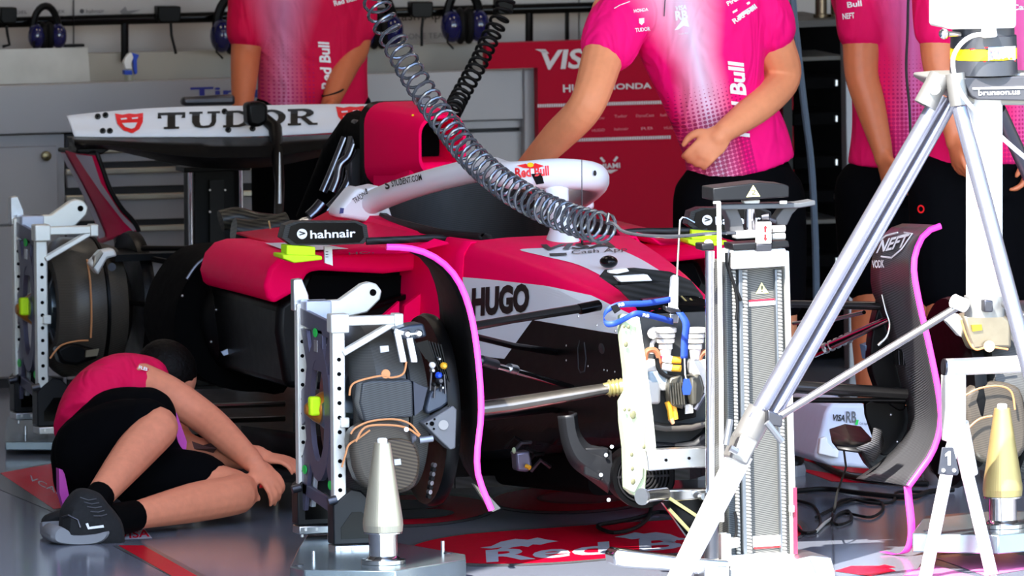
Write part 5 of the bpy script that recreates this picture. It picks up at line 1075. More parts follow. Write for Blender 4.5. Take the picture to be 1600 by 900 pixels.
patch([(1544, 74), (1567, 73), (1567, 95), (1544, 96)], M('pale_blue_print', (170, 190, 230), .5), ms, MT, sub=1); text('30', (1546, 93), (1564, 92), 15, M('salmon_print', (230, 150, 140), .5), ms, MT, bold=.03, off=.004)
patch([(1567, 73), (1586, 72), (1586, 94), (1567, 95)], PWHITE, ms, MT, sub=1); patch([(1491, 79), (1544, 73), (1544, 75), (1491, 82)], REDINK, ms, MT, sub=1); patch([(1491, 96), (1586, 94), (1586, 96), (1491, 98)], REDINK, ms, MT, sub=1)
hh = MB().prism(PY([(1483, -60), (1588, -62), (1588, 40), (1585, 44), (1486, 46), (1483, 42)], YT-.09), (0, .17, 0)).build('white_head', PWHITE, ms, bevel=.008, seg=3)
MB().cyl(P(1478, 53, Y=YT-.05), P(1500, 54, Y=YT-.04), .007).build('knob_stem', STEEL, ms); MB().ell(P(1475, 53, Y=YT-.05), .014, 14, 10).build('knob', CHROME, ms)
slab([(1540, 38), (1556, 36), (1560, 58), (1536, 60)], YT-.12, .03, 'cable_plug', PWHITE, ms, bevel=.006)
solo(MB().tube([P(*p, Y=YT-.13) for p in cat([(1540, 54), (1520, 56), (1502, 68), (1490, 88), (1490, 110), (1497, 135), (1508, 155), (1530, 180), (1560, 210), (1600, 245), (1640, 275)], 6)], .006, 8), 'instrument_cable', M('pale_grey_cable', (205, 206, 208), .4), 'pale grey cable curving down from the measuring instrument', 'cable')
# ---- trestle with number plate
s_ = thing('trestle', 'aluminium tube trestle with a number plate at the right', 'trestle', P(1495, 920, Y=-.6))
YS = -.78
MB().tube(PY([(1476, 574), (1660, 566)], YS), .0225, 20).build('top_tube', ALUW, s_); MB().cyl(P(1474, 574, Y=YS), P(1477, 574, Y=YS), .023).build('tube_end', DSTEEL, s_)
slab([(1477, 586), (1510, 585), (1510, 672), (1496, 690), (1478, 690)], YS-.02, .04, 'upright', ALUW, s_, bevel=.004)
for b, nm in (((1441, 925), 'leg'), ((1556, 925), 'leg')): MB().tube([P(1494, 668, Y=YS), P(*b, Y=YS-.05 if b[0] < 1500 else YS+.03)], .017, 14).build(nm, PWHITE, s_)
MB().tube([P(1505, 660, Y=YS+.05), P(1520, 740, Y=YS+.1)], .014, 12).build('rear_leg', PWHITE, s_)
np_ = slab([(1472, 699), (1490, 699), (1499, 738), (1496, 743), (1466, 741)], YS-.06, .006, 'number_plate', M('charcoal_plate', (52, 54, 62), .45), s_, bevel=.002)
patch([(1481, 727), (1481, 711), (1477, 713.5), (1477, 709.5), (1482, 705), (1485.5, 705), (1485.5, 727)], WINK, np_, Y=YS-.0625, name='numeral')
for u in (1474, 1491): MB().cyl(P(u, 735, Y=YS-.06), P(u, 735, Y=YS-.065), .005).build('plate_screw', PWHITE, np_)
MB().tube(PY([(1560, 425), (1560, 425.1)], YT), .001)
# ---- hanging pink tape
t = ribbon([(1418, 760, -.26), (1421, 790, -.265), (1424, 820, -.27), (1423, 845, -.27), (1415, 862, -.26), (1400, 866, -.22), (1380, 862, -.18)], -.26, .021, 'pink_tape', None, HOTPINK, (1, 0, 0))
tag(rebase(t), 'hot pink tape strip hanging from the deflector to the floor', 'tape')
# ---- white branded case on the floor behind the left deflector
w_ = thing('equipment_case', 'white floor case with black lettering behind the carbon deflector', 'case', P(1320, 730, Y=1.0))
slab([(1272, 716), (1290, 645), (1298, 630), (1352, 630), (1360, 650), (1385, 735), (1300, 728)], 1.0, .35, 'shell', M('case_white', (205, 210, 226), .4), w_, bevel=.012, seg=3)
text('VISA', (1301, 657), (1320, 658), 10, INK, w_, Y=.997, bold=.03, shear=.2); text('RB', (1322, 660), (1338, 660), 18, DSTEEL, w_, Y=.997, bold=.02); patch([(1338, 656), (1342, 656), (1340, 664), (1336, 664)], GREEN, w_, Y=.996)
text('Cash App', (1343, 663), (1355, 664), 4, INK, w_, Y=.997)
slab([(1282, 685), (1292, 682), (1294, 693), (1302, 700), (1312, 702), (1310, 716), (1279, 709)], .98, .02, 'pale_badge', PWHITE, w_, bevel=.003)
solo(MB().tube(PY([(1243, 640), (1300, 637)], 1.6), .07, 16), 'floor_roll', M('blue_grey_vinyl', (110, 122, 140), .4), 'blue-grey roll lying on the floor behind the jack column', 'roll')
# ---- cables on the floor
def cable(px, r, label, mat=RUBBER, z=None):
    pts = [P(u, v, Z=r+.002) for i, (u, v) in enumerate(cat(px, 6))]
    return solo(MB().tube(pts, r, 8), 'floor_cable', mat, label, 'cable', 'cables on the floor')
cable([(1238, 668), (1255, 700), (1290, 728), (1330, 745), (1400, 754), (1450, 756)], .008, 'thick black cable along the red floor band beside the white case')
cable([(1238, 768), (1290, 764), (1340, 770), (1400, 776), (1430, 776), (1452, 768), (1490, 765)], .007, 'black cable running straight across the floor under the deflector')
cable([(1275, 808), (1300, 795), (1330, 782), (1370, 782), (1380, 795), (1360, 808), (1320, 802), (1300, 812), (1310, 820), (1330, 812), (1325, 798), (1308, 805), (1300, 818)], .004, 'tangled thin black cable on the floor right of the jack column')
cable([(1300, 808), (1310, 785), (1330, 780), (1360, 786), (1395, 784), (1400, 770), (1420, 768), (1455, 770)], .004, 'thin black cable joining the tangle to the trestle')
cable([(1243, 782), (1270, 790), (1282, 812), (1275, 830), (1255, 832), (1245, 822)], .004, 'thin cable loop beside the foot of the jack column')
cable([(1276, 830), (1288, 818), (1300, 810)], .0045, 'short pale grey cable end on the floor by the tangle', M('pale_cable', (190, 190, 186), .5))
solo(MB().tube([P(*p) for p in [(1318, 700, .4), (1322, 730, .3), (1308, 770, .1), (1303, 800, .05)]]+[P(1300, 812, Z=.006)], .003, 6), 'dangling_lead', RUBBER, 'thin dark lead dangling from the turning vane to the floor', 'cable')
# ---- red handled tool in the crouching mechanic's hand
k_ = thing('hand_tool', 'small red and black handled tool held by the crouching mechanic', 'tool', P(420, 758, Y=1.28))
MB().tube(PY([(405, 758), (425, 756)], 1.26), .009, 10).build('red_grip', M('red_plastic', (220, 20, 30), .4), k_); MB().tube(PY([(425, 756), (438, 755)], 1.26), .010, 10).build('black_grip', RUBBER, k_); MB().tube(PY([(405, 758), (385, 762)], 1.26), .003, 6).build('blade', STEEL, k_)
# ---- spring hoses
def coil(cl, turns, rfun, rt, label, mat, ph=0, name='coil_hose', tail=None, lead=None):
    pts = [P(*p) for p in cat(cl, 10)]
    N = turns*14; base = resamp(pts, N+1); dens = []
    out = []; x = None
    for i, p in enumerate(base):
        d = (base[min(i+1, N)]-base[max(i-1, 0)]).normalized()
        x = frame(d, (0, 1, 0))[0] if x is None else (x-d*x.dot(d)).normalized(); y = d.cross(x)
        r = rfun(i/N); a = 6.2832*turns*i/N+ph; out.append(p+(x*math.cos(a)+y*math.sin(a))*r)
    if lead: out = lead+out
    if tail: out = out+tail
    return solo(MB().tube(out, rt, 7), name, mat, label, 'hose')
GH = M('grey_translucent_hose', (102, 105, 112), .16, .7, noise=.15)
tail = [P(*p) for p in cat([(948, 350, -.35), (958, 349, -.38), (975, 362, -.42), (1010, 368, -.5), (1060, 369, -.58), (1110, 365, -.64), (1150, 364, -.64)], 5)]
topc = P(585, 0, Y=.7)
lead = [V(topc.x, topc.y, 3.19), V(topc.x, topc.y, 2.4), V(topc.x, topc.y, 1.75)]
c1 = [(578, -70, .7), (583, -20, .7), (595, 22, .65), (618, 68, .6), (648, 122, .5), (678, 168, .4), (700, 198, .3)]
c2 = [(700, 198, .3), (728, 234, .2), (762, 268, .1), (800, 297, 0), (850, 325, -.12), (900, 345, -.24), (945, 357, -.35)]
def joincoil():
    def gen(cl, turns, rf, ph):
        base = resamp([P(*p) for p in cat(cl, 10)], turns*14+1); N = turns*14; o = []
        for i, p in enumerate(base):
            d = (base[min(i+1, N)]-base[max(i-1, 0)]).normalized(); x = frame(d, (0, 1, 0))[0]; y = d.cross(x); a = 6.2832*turns*i/N+ph
            o.append(p+(x*math.cos(a)+y*math.sin(a))*rf(i/N))
        return o
    A = gen(c1, 17, lambda t: .034, 0); B = gen(c2, 26, lambda t: .034+.006*t, 0)
    return solo(MB().tube(lead+A+B[1:]+tail, .0046, 7), 'coil_hose', GH, 'long silver-grey spring hose sweeping down in front of the halo', 'hose')
joincoil()
tc2 = P(795, 0, Y=2.9)
coil([(800, -60, 2.9), (795, -20, 2.9), (785, 20, 2.88), (768, 55, 2.85), (752, 90, 2.8), (735, 122, 2.75), (718, 152, 2.7), (704, 180, 2.6)], 22, lambda t: .024, .0048, 'black spring hose hanging behind the red-pink airbox', RUBBER, lead=[V(tc2.x, tc2.y, 3.19), V(tc2.x, tc2.y, 2.2)])
# ================================================================== PEOPLE
SKINT = {}
def shirt_mat(name, base, axis_o, axis_r, axis_u, wband=.1, top=(225, 190, 225), dotz=(-.3, .1), dots=True, strength=1.0):
    """pink team shirt: pale vertical band fading to pink, halftone dots low on the band"""
    mt = M(name, base, .7, noise=.04, scale=40); n = mt.node_tree.nodes; l = mt.node_tree.links; b = n['Principled BSDF']
    src = b.inputs['Base Color'].links[0].from_socket
    ge = n.new('ShaderNodeTexCoord'); sub = n.new('ShaderNodeVectorMath'); sub.operation = 'SUBTRACT'; sub.inputs[1].default_value = axis_o; l.new(ge.outputs['Object'], sub.inputs[0])
    def dot(v):
        d = n.new('ShaderNodeVectorMath'); d.operation = 'DOT_PRODUCT'; d.inputs[1].default_value = v; l.new(sub.outputs[0], d.inputs[0]); return d.outputs['Value']
    def math_(op, a, b_=None, clamp=False):
        m_ = n.new('ShaderNodeMath'); m_.operation = op; m_.use_clamp = clamp
        for i, q in enumerate((a, b_)):
            if q is None: continue
            if isinstance(q, (int, float)): m_.inputs[i].default_value = q
            else: l.new(q, m_.inputs[i])
        return m_.outputs[0]
    x = dot(axis_r); z = dot(axis_u)
    wz = math_('ADD', wband, math_('MULTIPLY', math_('MAXIMUM', z, 0.0), .35)); g = math_('SUBTRACT', 1.0, math_('DIVIDE', math_('ABSOLUTE', x), wz), True); g = math_('POWER', g, 1.3)
    g = math_('MULTIPLY', g, strength)
    mx = n.new('ShaderNodeMix'); mx.data_type = 'RGBA'; l.new(g, mx.inputs[0]); l.new(src, mx.inputs[6]); mx.inputs[7].default_value = S(*top)
    out = mx.outputs[2]
    if dots:
        cb = n.new('ShaderNodeCombineXYZ'); l.new(math_('MULTIPLY', x, 85.0), cb.inputs[0]); l.new(math_('MULTIPLY', z, 85.0), cb.inputs[1])
        vo = n.new('ShaderNodeTexVoronoi'); vo.inputs['Randomness'].default_value = 0; vo.inputs['Scale'].default_value = 1; l.new(cb.outputs[0], vo.inputs['Vector'])
        zone = n.new('ShaderNodeMapRange'); zone.inputs[1].default_value = dotz[1]; zone.inputs[2].default_value = dotz[0]; zone.inputs[3].default_value = 0; zone.inputs[4].default_value = .48; l.new(z, zone.inputs[0])
        dm = math_('LESS_THAN', vo.outputs[0], zone.outputs[0])
        dm = math_('MULTIPLY', dm, math_('LESS_THAN', math_('ABSOLUTE', x), wband*1.3))
        m2 = n.new('ShaderNodeMix'); m2.data_type = 'RGBA'; l.new(math_('MULTIPLY', dm, .8), m2.inputs[0]); l.new(out, m2.inputs[6]); m2.inputs[7].default_value = S(178, 8, 92); out = m2.outputs[2]
    l.new(out, b.inputs['Base Color'])
    wn = n.new('ShaderNodeTexNoise'); wn.inputs['Scale'].default_value = 7; wn.inputs['Detail'].default_value = 2; wn.inputs['Distortion'].default_value = 1.2
    mp = n.new('ShaderNodeMapping'); mp.inputs['Scale'].default_value = (1.6, 1, .55); mp.inputs['Rotation'].default_value = (0, .5, 0); l.new(ge.outputs['Object'], mp.inputs[0]); l.new(mp.outputs[0], wn.inputs['Vector'])
    bp = n.new('ShaderNodeBump'); bp.inputs['Strength'].default_value = .55; bp.inputs['Distance'].default_value = .05; l.new(wn.outputs[0], bp.inputs['Height']); l.new(bp.outputs[0], b.inputs['Normal'])
    b.inputs['Specular IOR Level'].default_value = .15
    return mt
def limb(mb, pts, rad, n=14, flat=1, ref=None):
    """rounded tapering limb through pts"""
    pts = [V(p) for p in pts]; q = cat([tuple(p)+(r,) for p, r in zip(pts, rad)], 6)
    P3 = [V(a[:3]) for a in q]; R = [max(.003, a[3]) for a in q]
    d0 = (P3[0]-P3[1]).normalized(); d1 = (P3[-1]-P3[-2]).normalized()
    for f, g_ in ((.55, .84), (.9, .44)):
        P3 = [P3[0]+d0*0]+P3[0:] if False else P3
    st = [P3[0]+d0*R[0]*.95, P3[0]+d0*R[0]*.75, P3[0]+d0*R[0]*.4]; sr = [R[0]*.25, R[0]*.66, R[0]*.92]
    en = [P3[-1]+d1*R[-1]*.4, P3[-1]+d1*R[-1]*.75, P3[-1]+d1*R[-1]*.95]; er = [R[-1]*.92, R[-1]*.66, R[-1]*.25]
    return mb.tube(st+P3+en, sr+R+er, n, flat=flat, ref=ref)
def torso(mb, rings, right):
    """rings: (centre, half width, half depth, spine dir)"""
    rs = []
    q = cat([tuple(c)+(a, b) for c, a, b in rings], 5); cs = [V(t[:3]) for t in q]
    for i, t in enumerate(q):
        d = (cs[min(i+1, len(cs)-1)]-cs[max(i-1, 0)]).normalized(); r = V(right); r = (r-d*r.dot(d)).normalized(); f = d.cross(r)
        rs.append([cs[i]+r*t[3]*math.cos(6.2832*j/24)*(1)+f*t[4]*math.sin(6.2832*j/24) for j in range(24)])
    return mb.rings(rs)
def hand(mb, wrist, d, n_, side, curl=.5, L=.185, thumb=.6):
    """d pointing direction, n_ palm normal (palm faces n_), side: +1 thumb on d x n side"""
    d = V(d).normalized(); n_ = V(n_); n_ = (n_-d*n_.dot(d)).normalized(); s = d.cross(n_)*side
    w = V(wrist); k = L/.185
    R = Matrix((s, n_, d)).transposed()
    mb.ell(w+d*.048*k, (.042*k, .017*k, .058*k), 16, 10, R); limb(mb, [w-d*.015, w+d*.03*k], [.027*k, .028*k])
    for i, (o, ln) in enumerate(((.030, .072), (.010, .08), (-.011, .075), (-.031, .06))):
        b = w+d*.088*k+s*o*k; ang = 0; p = b-d*.02*k; pts = [p, b]; q = b
        for j, f in enumerate((.45, .32, .23)):
            ang += curl*(1.0+.12*i)*(.7, .9, .6)[j]
            q = q+(d*math.cos(ang)+n_*math.sin(ang))*ln*f*k; pts.append(q)
        limb(mb, pts, [.0095*k, .0095*k, .009*k, .008*k, .0068*k], 10)
    b = w+d*.03*k+s*.03*k
    limb(mb, [b-s*.012*k, b+s*.018*k+d*.025*k+n_*.008, b+s*.026*k+d*.05*k+n_*(.012+.02*thumb), b+s*.022*k+d*.072*k+n_*(.018+.03*thumb)], [.014*k, .0125*k, .011*k, .008*k], 10)
def head(mb, c, fwd, up, k=1.0):
    """face built into the body mesh"""
    f = V(fwd).normalized(); u = V(up); u = (u-f*u.dot(f)).normalized(); r = f.cross(u); R = Matrix((r, f, u)).transposed(); c = V(c)
    mb.ell(c+u*.03*k, (.076*k, .096*k, .088*k), 20, 14, R); mb.ell(c+f*.02*k-u*.055*k, (.058*k, .07*k, .06*k), 16, 10, R)
    limb(mb, [c+f*.088*k+u*.02*k, c+f*.108*k-u*.02*k], [.009*k, .014*k], 8)
    for s in (-1, 1):
        mb.ell(c+r*.077*k*s-f*.005*k, (.012*k, .02*k, .03*k), 10, 8, R); mb.ell(c+f*.078*k+r*.03*s*k+u*.028*k, (.022*k, .014*k, .008*k), 10, 6, R); mb.ell(c+f*.07*k+r*.03*s*k+u*.008*k, (.014*k, .014*k, .010*k), 10, 6, R)
    mb.ell(c+f*.083*k-u*.052*k, (.024*k, .012*k, .007*k), 10, 6, R); mb.ell(c+f*.078*k-u*.085*k, (.024*k, .02*k, .018*k), 10, 6, R)
def hair(c, fwd, up, k=1.0):
    f = V(fwd).normalized(); u = V(up); u = (u-f*u.dot(f)).normalized(); r = f.cross(u); R = Matrix((r, f, u)).transposed(); c = V(c); mb = MB()
    mb.ell(c+u*.045*k-f*.014*k, (.083*k, .098*k, .088*k), 20, 14, R); mb.ell(c-f*.045*k+u*.0, (.078*k, .065*k, .085*k), 18, 12, R)
    return mb
def fuse(mb, name, mat, parent, voxel=.006, it=6):
    ob = mb.build(name, mat, parent)
    m_ = ob.modifiers.new('r', 'REMESH'); m_.mode = 'VOXEL'; m_.voxel_size = voxel; m_.use_smooth_shade = True
    if it: s_ = ob.modifiers.new('s', 'SMOOTH'); s_.factor = .5; s_.iterations = it
    dg = bpy.context.evaluated_depsgraph_get(); me = bpy.data.meshes.new_from_object(ob.evaluated_get(dg))
    old = ob.data; ob.modifiers.clear(); ob.data = me; me.name = name; bpy.data.meshes.remove(old)
    me.materials.clear(); me.materials.append(mat)
    for p in me.polygons: p.use_smooth = True
    return ob
def eyes(c, fwd, up, par, k=1.0):
    f = V(fwd).normalized(); u = V(up); u = (u-f*u.dot(f)).normalized(); r = f.cross(u); c = V(c)
    for s in (-1, 1): MB().ell(c+f*.079*k+r*.03*s*k+u*.012*k, .009*k, 10, 8).build('eye', PWHITE, par)
def shoe(toe, heel, up, par, mat=BLACK, k=1.0):
    t, h, u = V(toe), V(heel), V(up).normalized(); d = (t-h).normalized(); s = d.cross(u).normalized(); L = (t-h).length
    mb = MB(); rs = []
    for f, w_, ht in ((0, .026, .075), (.08, .034, .085), (.25, .036, .09), (.45, .038, .075), (.65, .044, .055), (.85, .04, .042), (.96, .028, .032), (1, .012, .022)):
        c = h+d*L*f; rs.append([c+s*w_*k*math.cos(a)+u*(.02+ht*.5*k*(1+math.sin(a))) for a in [6.2832*j/14 for j in range(14)]])
    sh = mb.rings(rs).build('shoe', mat, par)
    mb = MB(); rs = []
    for f, w_ in ((-.03, .024), (.06, .037), (.3, .036), (.65, .046), (.9, .04), (1.02, .014)):
        c = h+d*L*f; rs.append([c+s*w_*k*x+u*z for x, z in ((-1, 0), (1, 0), (1.05, .016), (.95, .03), (-.95, .03), (-1.05, .016))])
    mb.rings(rs).build('sole', M('grey_sole', (128, 128, 132), .6), sh)
    for j in range(4):
        c = h+d*L*(.45+.08*j)+u*(.02+.075-.01*j); MB().tube([c-s*.022, c+u*.006, c+s*.022], .0025, 6).build('lace', RUBBER, sh)
    return sh
def standing_legs(body, shorts, hipc, right, feet, fwd, hemz, r=.085):
    for s, ft in zip((-1, 1), feet):
        ft = V(ft); hp = V(hipc)+V(right)*.09*s; kn = hp.lerp(ft, .5)+V(fwd)*.03
        limb(body, [hp, kn, ft+V(0, 0, .1), ft+V(0, 0, .05)], [r, .055, .038, .04])
        e = hp.lerp(kn, (hp.z-hemz)/max(.01, hp.z-kn.z)) if hp.z > kn.z else kn
        limb(shorts, [hp, hp.lerp(e, .5), e], [r*1.12, r*1.08, r*.98])
# ---------------- A: mechanic behind the rear wing
SHA = shirt_mat('shirt_left_mechanic', (212, 10, 66), (0, 0, 0), (1, 0, 0), (0, 0, 1), .07, (215, 150, 190), strength=.7)
def mech_a():
    Y = 4.92; f = (.1, -1, 0)
    ct = P(478, 100, Y=Y); x0 = ct.x
    t = thing('person', 'mechanic in red-pink team shirt standing behind the rear wing', 'person', (x0, Y, 0))
    zs = P(478, 40, Y=Y).z
    body = MB(); sh = MB(); so = MB(); hip = V(x0+.02, Y, .84)
    sl = P(395, -45, Y=Y); sr = P(555, -55, Y=Y)
    neck = V((sl.x+sr.x)/2, Y-.01, sl.z+.06)
    R = (1, 0, 0)
    torso(body, [(hip, .14, .1), (hip+V(0, 0, .2), .13, .1), (neck-V(0, 0, .08), .14, .09), (neck, .06, .06)], R)
    torso(sh, [(hip-V(0, 0, .07), .175, .13), (hip+V(0, 0, .12), .165, .125), (hip+V(0, 0, .3), .175, .125), (neck-V(0, 0, .13), .185, .115), (neck-V(0, 0, .03), .12, .09), (neck+V(0, 0, .01), .06, .06)], R)
    torso(so, [(hip-V(0, 0, .08), .165, .125), (hip-V(0, 0, .02), .165, .125)], R)
    hc = neck+V(0, -.03, .17); limb(body, [neck-V(0, 0, .05), neck+V(0, -.01, .08)], [.055, .052]); head(body, hc, f, (0, 0, 1)); 
    le = P(385, 70, Y=Y-.02); lw = P(378, 175, Y=Y-.12)
    re = P(556, 62, Y=Y-.03); rw = P(520, 150, Y=Y-.16)
    for s_, e, w_ in ((sl, le, lw), (sr, re, rw)):
        limb(body, [s_, e, e.lerp(w_, .4), w_], [.055, .046, .042, .03]); limb(sh, [s_+V(0, 0, .0), s_.lerp(e, .4), s_.lerp(e, .82)], [.07, .067, .064])
    hand(body, lw, (.1, -.3, -1), (1, 0, .2), 1, .5); hand(body, rw, (-.5, -.5, -1), (-1, 0, .2), -1, .5)
    standing_legs(body, so, hip, R, (V(x0-.13, Y, 0), V(x0+.13, Y, 0)), f, .5)
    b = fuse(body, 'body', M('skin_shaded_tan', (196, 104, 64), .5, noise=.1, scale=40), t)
    c = P(440, 90, Y=Y)
    shirt = fuse(sh, 'shirt', SHA, t, .008, 10); fuse(so, 'shorts', SHORTS, t, .01, 8)
    n = SHA.node_tree.nodes
    for q in n:
        if q.type == 'VECT_MATH' and q.operation == 'SUBTRACT': q.inputs[1].default_value = (P(430, 80, Y=Y).x-x0, 0, P(430, 80, Y=Y).z)
    fuse(hair(hc, f, (0, 0, 1)), 'hair', HAIR, t, .01, 3); eyes(hc, f, (0, 0, 1), t)
    for s in (-1, 1): shoe((x0+.14*s, Y-.2, 0), (x0+.13*s, Y+.07, 0), (0, 0, 1), t)
    T_ = bvh([shirt])
    text('Red Bull', (519, 140), (513, 66), 16, WINK, shirt, T_, bold=.03, up=(-17, -1)); text('Red Bull', (522, 9), (556, 0), 8, WINK, shirt, T_, bold=.03)
    MB().tube([rw+V(.031*math.cos(a), .028*math.sin(a), .01+.01*math.cos(a)) for a in [6.2832*i/16 for i in range(16)]], .003, 6, closed=True).build('bracelet', RUBBER, t)
mech_a()
# ---------------- B: mechanic leaning over the cockpit
def mech_b():
    Y = 2.15
    hipc = P(1152, 268, Y=Y); t = thing('person', 'mechanic in bright pink shirt leaning with one arm into the cockpit', 'person', (hipc.x, Y, 0))
    f = V(-.25, -.95, 0).normalized()
    body = MB(); sh = MB(); so = MB()
    nk = P(1068, -75, Y=Y-.16); R = (.95, -.05, -.22)
    mid = P(1118, 150, Y=Y-.05); up_ = P(1090, 40, Y=Y-.12)
    torso(body, [(hipc, .13, .1), (mid, .12, .1), (up_, .14, .1), (nk, .06, .06)], R)
    torso(sh, [(P(1158, 262, Y=Y), .155, .125), (P(1148, 220, Y=Y-.01), .15, .13), (mid, .145, .13), (P(1100, 80, Y=Y-.1), .172, .125), (P(1084, 10, Y=Y-.13), .19, .115), (P(1075, -35, Y=Y-.15), .14, .095), (nk, .06, .06)], R)
    hem = P(1158, 262, Y=Y)
    torso(so, [(P(1156, 335, Y=Y), .15, .125), (P(1156, 300, Y=Y), .15, .125), (P(1155, 255, Y=Y), .145, .12)], (1, 0, 0))
    limb(body, [nk-V(0, 0, .03), nk+V(-.01, -.04, .07)], [.055, .052]); hc = nk+V(-.02, -.08, .15); head(body, hc, (-.4, -.8, -.35), (-.1, -.3, 1))
    s1 = P(962, 18, Y=Y-.14); e1 = P(916, 165, Y=Y-.28); w1 = P(818, 268, Y=Y-.02)
    limb(body, [s1, P(940, 95, Y=Y-.21), e1, P(870, 215, Y=Y-.18), w1], [.068, .058, .050, .046, .031]); limb(sh, [P(1000, 10, Y=Y-.13), P(968, 35, Y=Y-.16), P(953, 68, Y=Y-.18)], [.086, .087, .084])
    hand(body, w1, (-.55, .1, -.8), (.1, .25, -1), 1, .35, thumb=.2)
    s2 = P(1186, 20, Y=Y-.1); e2 = P(1222, 122, Y=Y-.06); w2 = P(1132, 205, Y=Y-.24)
    limb(body, [s2, P(1210, 75, Y=Y-.08), e2, P(1185, 165, Y=Y-.16), w2], [.068, .06, .052, .047, .032]); limb(sh, [P(1150, 2, Y=Y-.11), P(1186, 18, Y=Y-.1), P(1198, 42, Y=Y-.09)], [.086, .087, .084])
    hand(body, w2, (-.75, -.1, -.65), (.1, 1, -.25), -1, .8, thumb=.5)
    standing_legs(body, so, P(1155, 310, Y=Y), (1, 0, 0), (V(hipc.x-.1, Y+.05, 0), V(hipc.x+.16, Y+.1, 0)), f, .5, .09)
    fuse(body, 'body', SKIN, t, .005, 4)
    o = P(1055, 90, Y=Y)
    r_ = (P(1100, 80, Y=Y)-P(1055, 90, Y=Y)).normalized(); 
    band_r = V(.955, 0, .295)  # across the leaning zip line
    SB = shirt_mat('shirt_leaning_mechanic', (247, 12, 118), tuple(o-t.location), tuple(band_r), (-.295, 0, .955), .075, (236, 205, 226), (-.2, -.05))
    shirt = fuse(sh, 'shirt', SB, t, .007, 10); fuse(so, 'shorts', SHORTS, t, .01, 8)
    fuse(hair(hc, (-.4, -.8, -.35), (-.1, -.3, 1)), 'hair', HAIR, t, .01, 3); eyes(hc, (-.4, -.8, -.35), (-.1, -.3, 1), t)
    for x in (-.1, .16): shoe((hipc.x+x-.05, Y-.14, 0), (hipc.x+x, Y+.13, 0), (0, 0, 1), t)
    T_ = bvh([shirt])
    text('Red Bull', (1170, 214), (1160, 98), 22, WINK, shirt, T_, bold=.035, up=(-24, -3))
    text('VISA', (1056, 16), (1073, 14), 7, WINK, shirt, T_, bold=.04, shear=.2); text('RB', (1056, 31), (1075, 29), 14, WINK, shirt, T_, bold=.05)
    patch([(1054, 47), (1062, 36), (1066, 30), (1074, 30), (1077, 42), (1068, 40), (1060, 46)], WINK, shirt, T_); text('Cash App', (1061, 54), (1076, 52), 3, WINK, shirt, T_)
    text('HONDA', (990, 20), (1012, 17), 5, WINK, shirt, T_, bold=.03); text('TUDOR', (992, 50), (1015, 47), 6, WINK, shirt, T_, bold=.03); patch([(998, 29), (1006, 28), (1006, 35), (1002, 39), (998, 36)], WINK, shirt, T_)
    text('Red Bull', (1147, 37), (1182, 12), 8, WINK, shirt, T_, bold=.03); text('Pirelli', (1137, 9), (1157, -2), 7, WINK, shirt, T_, bold=.03); patch([(1144, 18), (1170, 2), (1172, 5), (1145, 21)], WINK, shirt, T_); patch([(1150, 26), (1160, 18), (1176, 8), (1180, 12), (1168, 20), (1156, 27)], WINK, shirt, T_)
    zp = onpath([(1040, -5), (1039, 10), (1038, 25)], T_, .0015, 'zip', DSTEEL, shirt)
    onpath([(960, 14), (968, 9), (984, 3)], T_, .0012, 'piping', WINK, shirt)
mech_b()
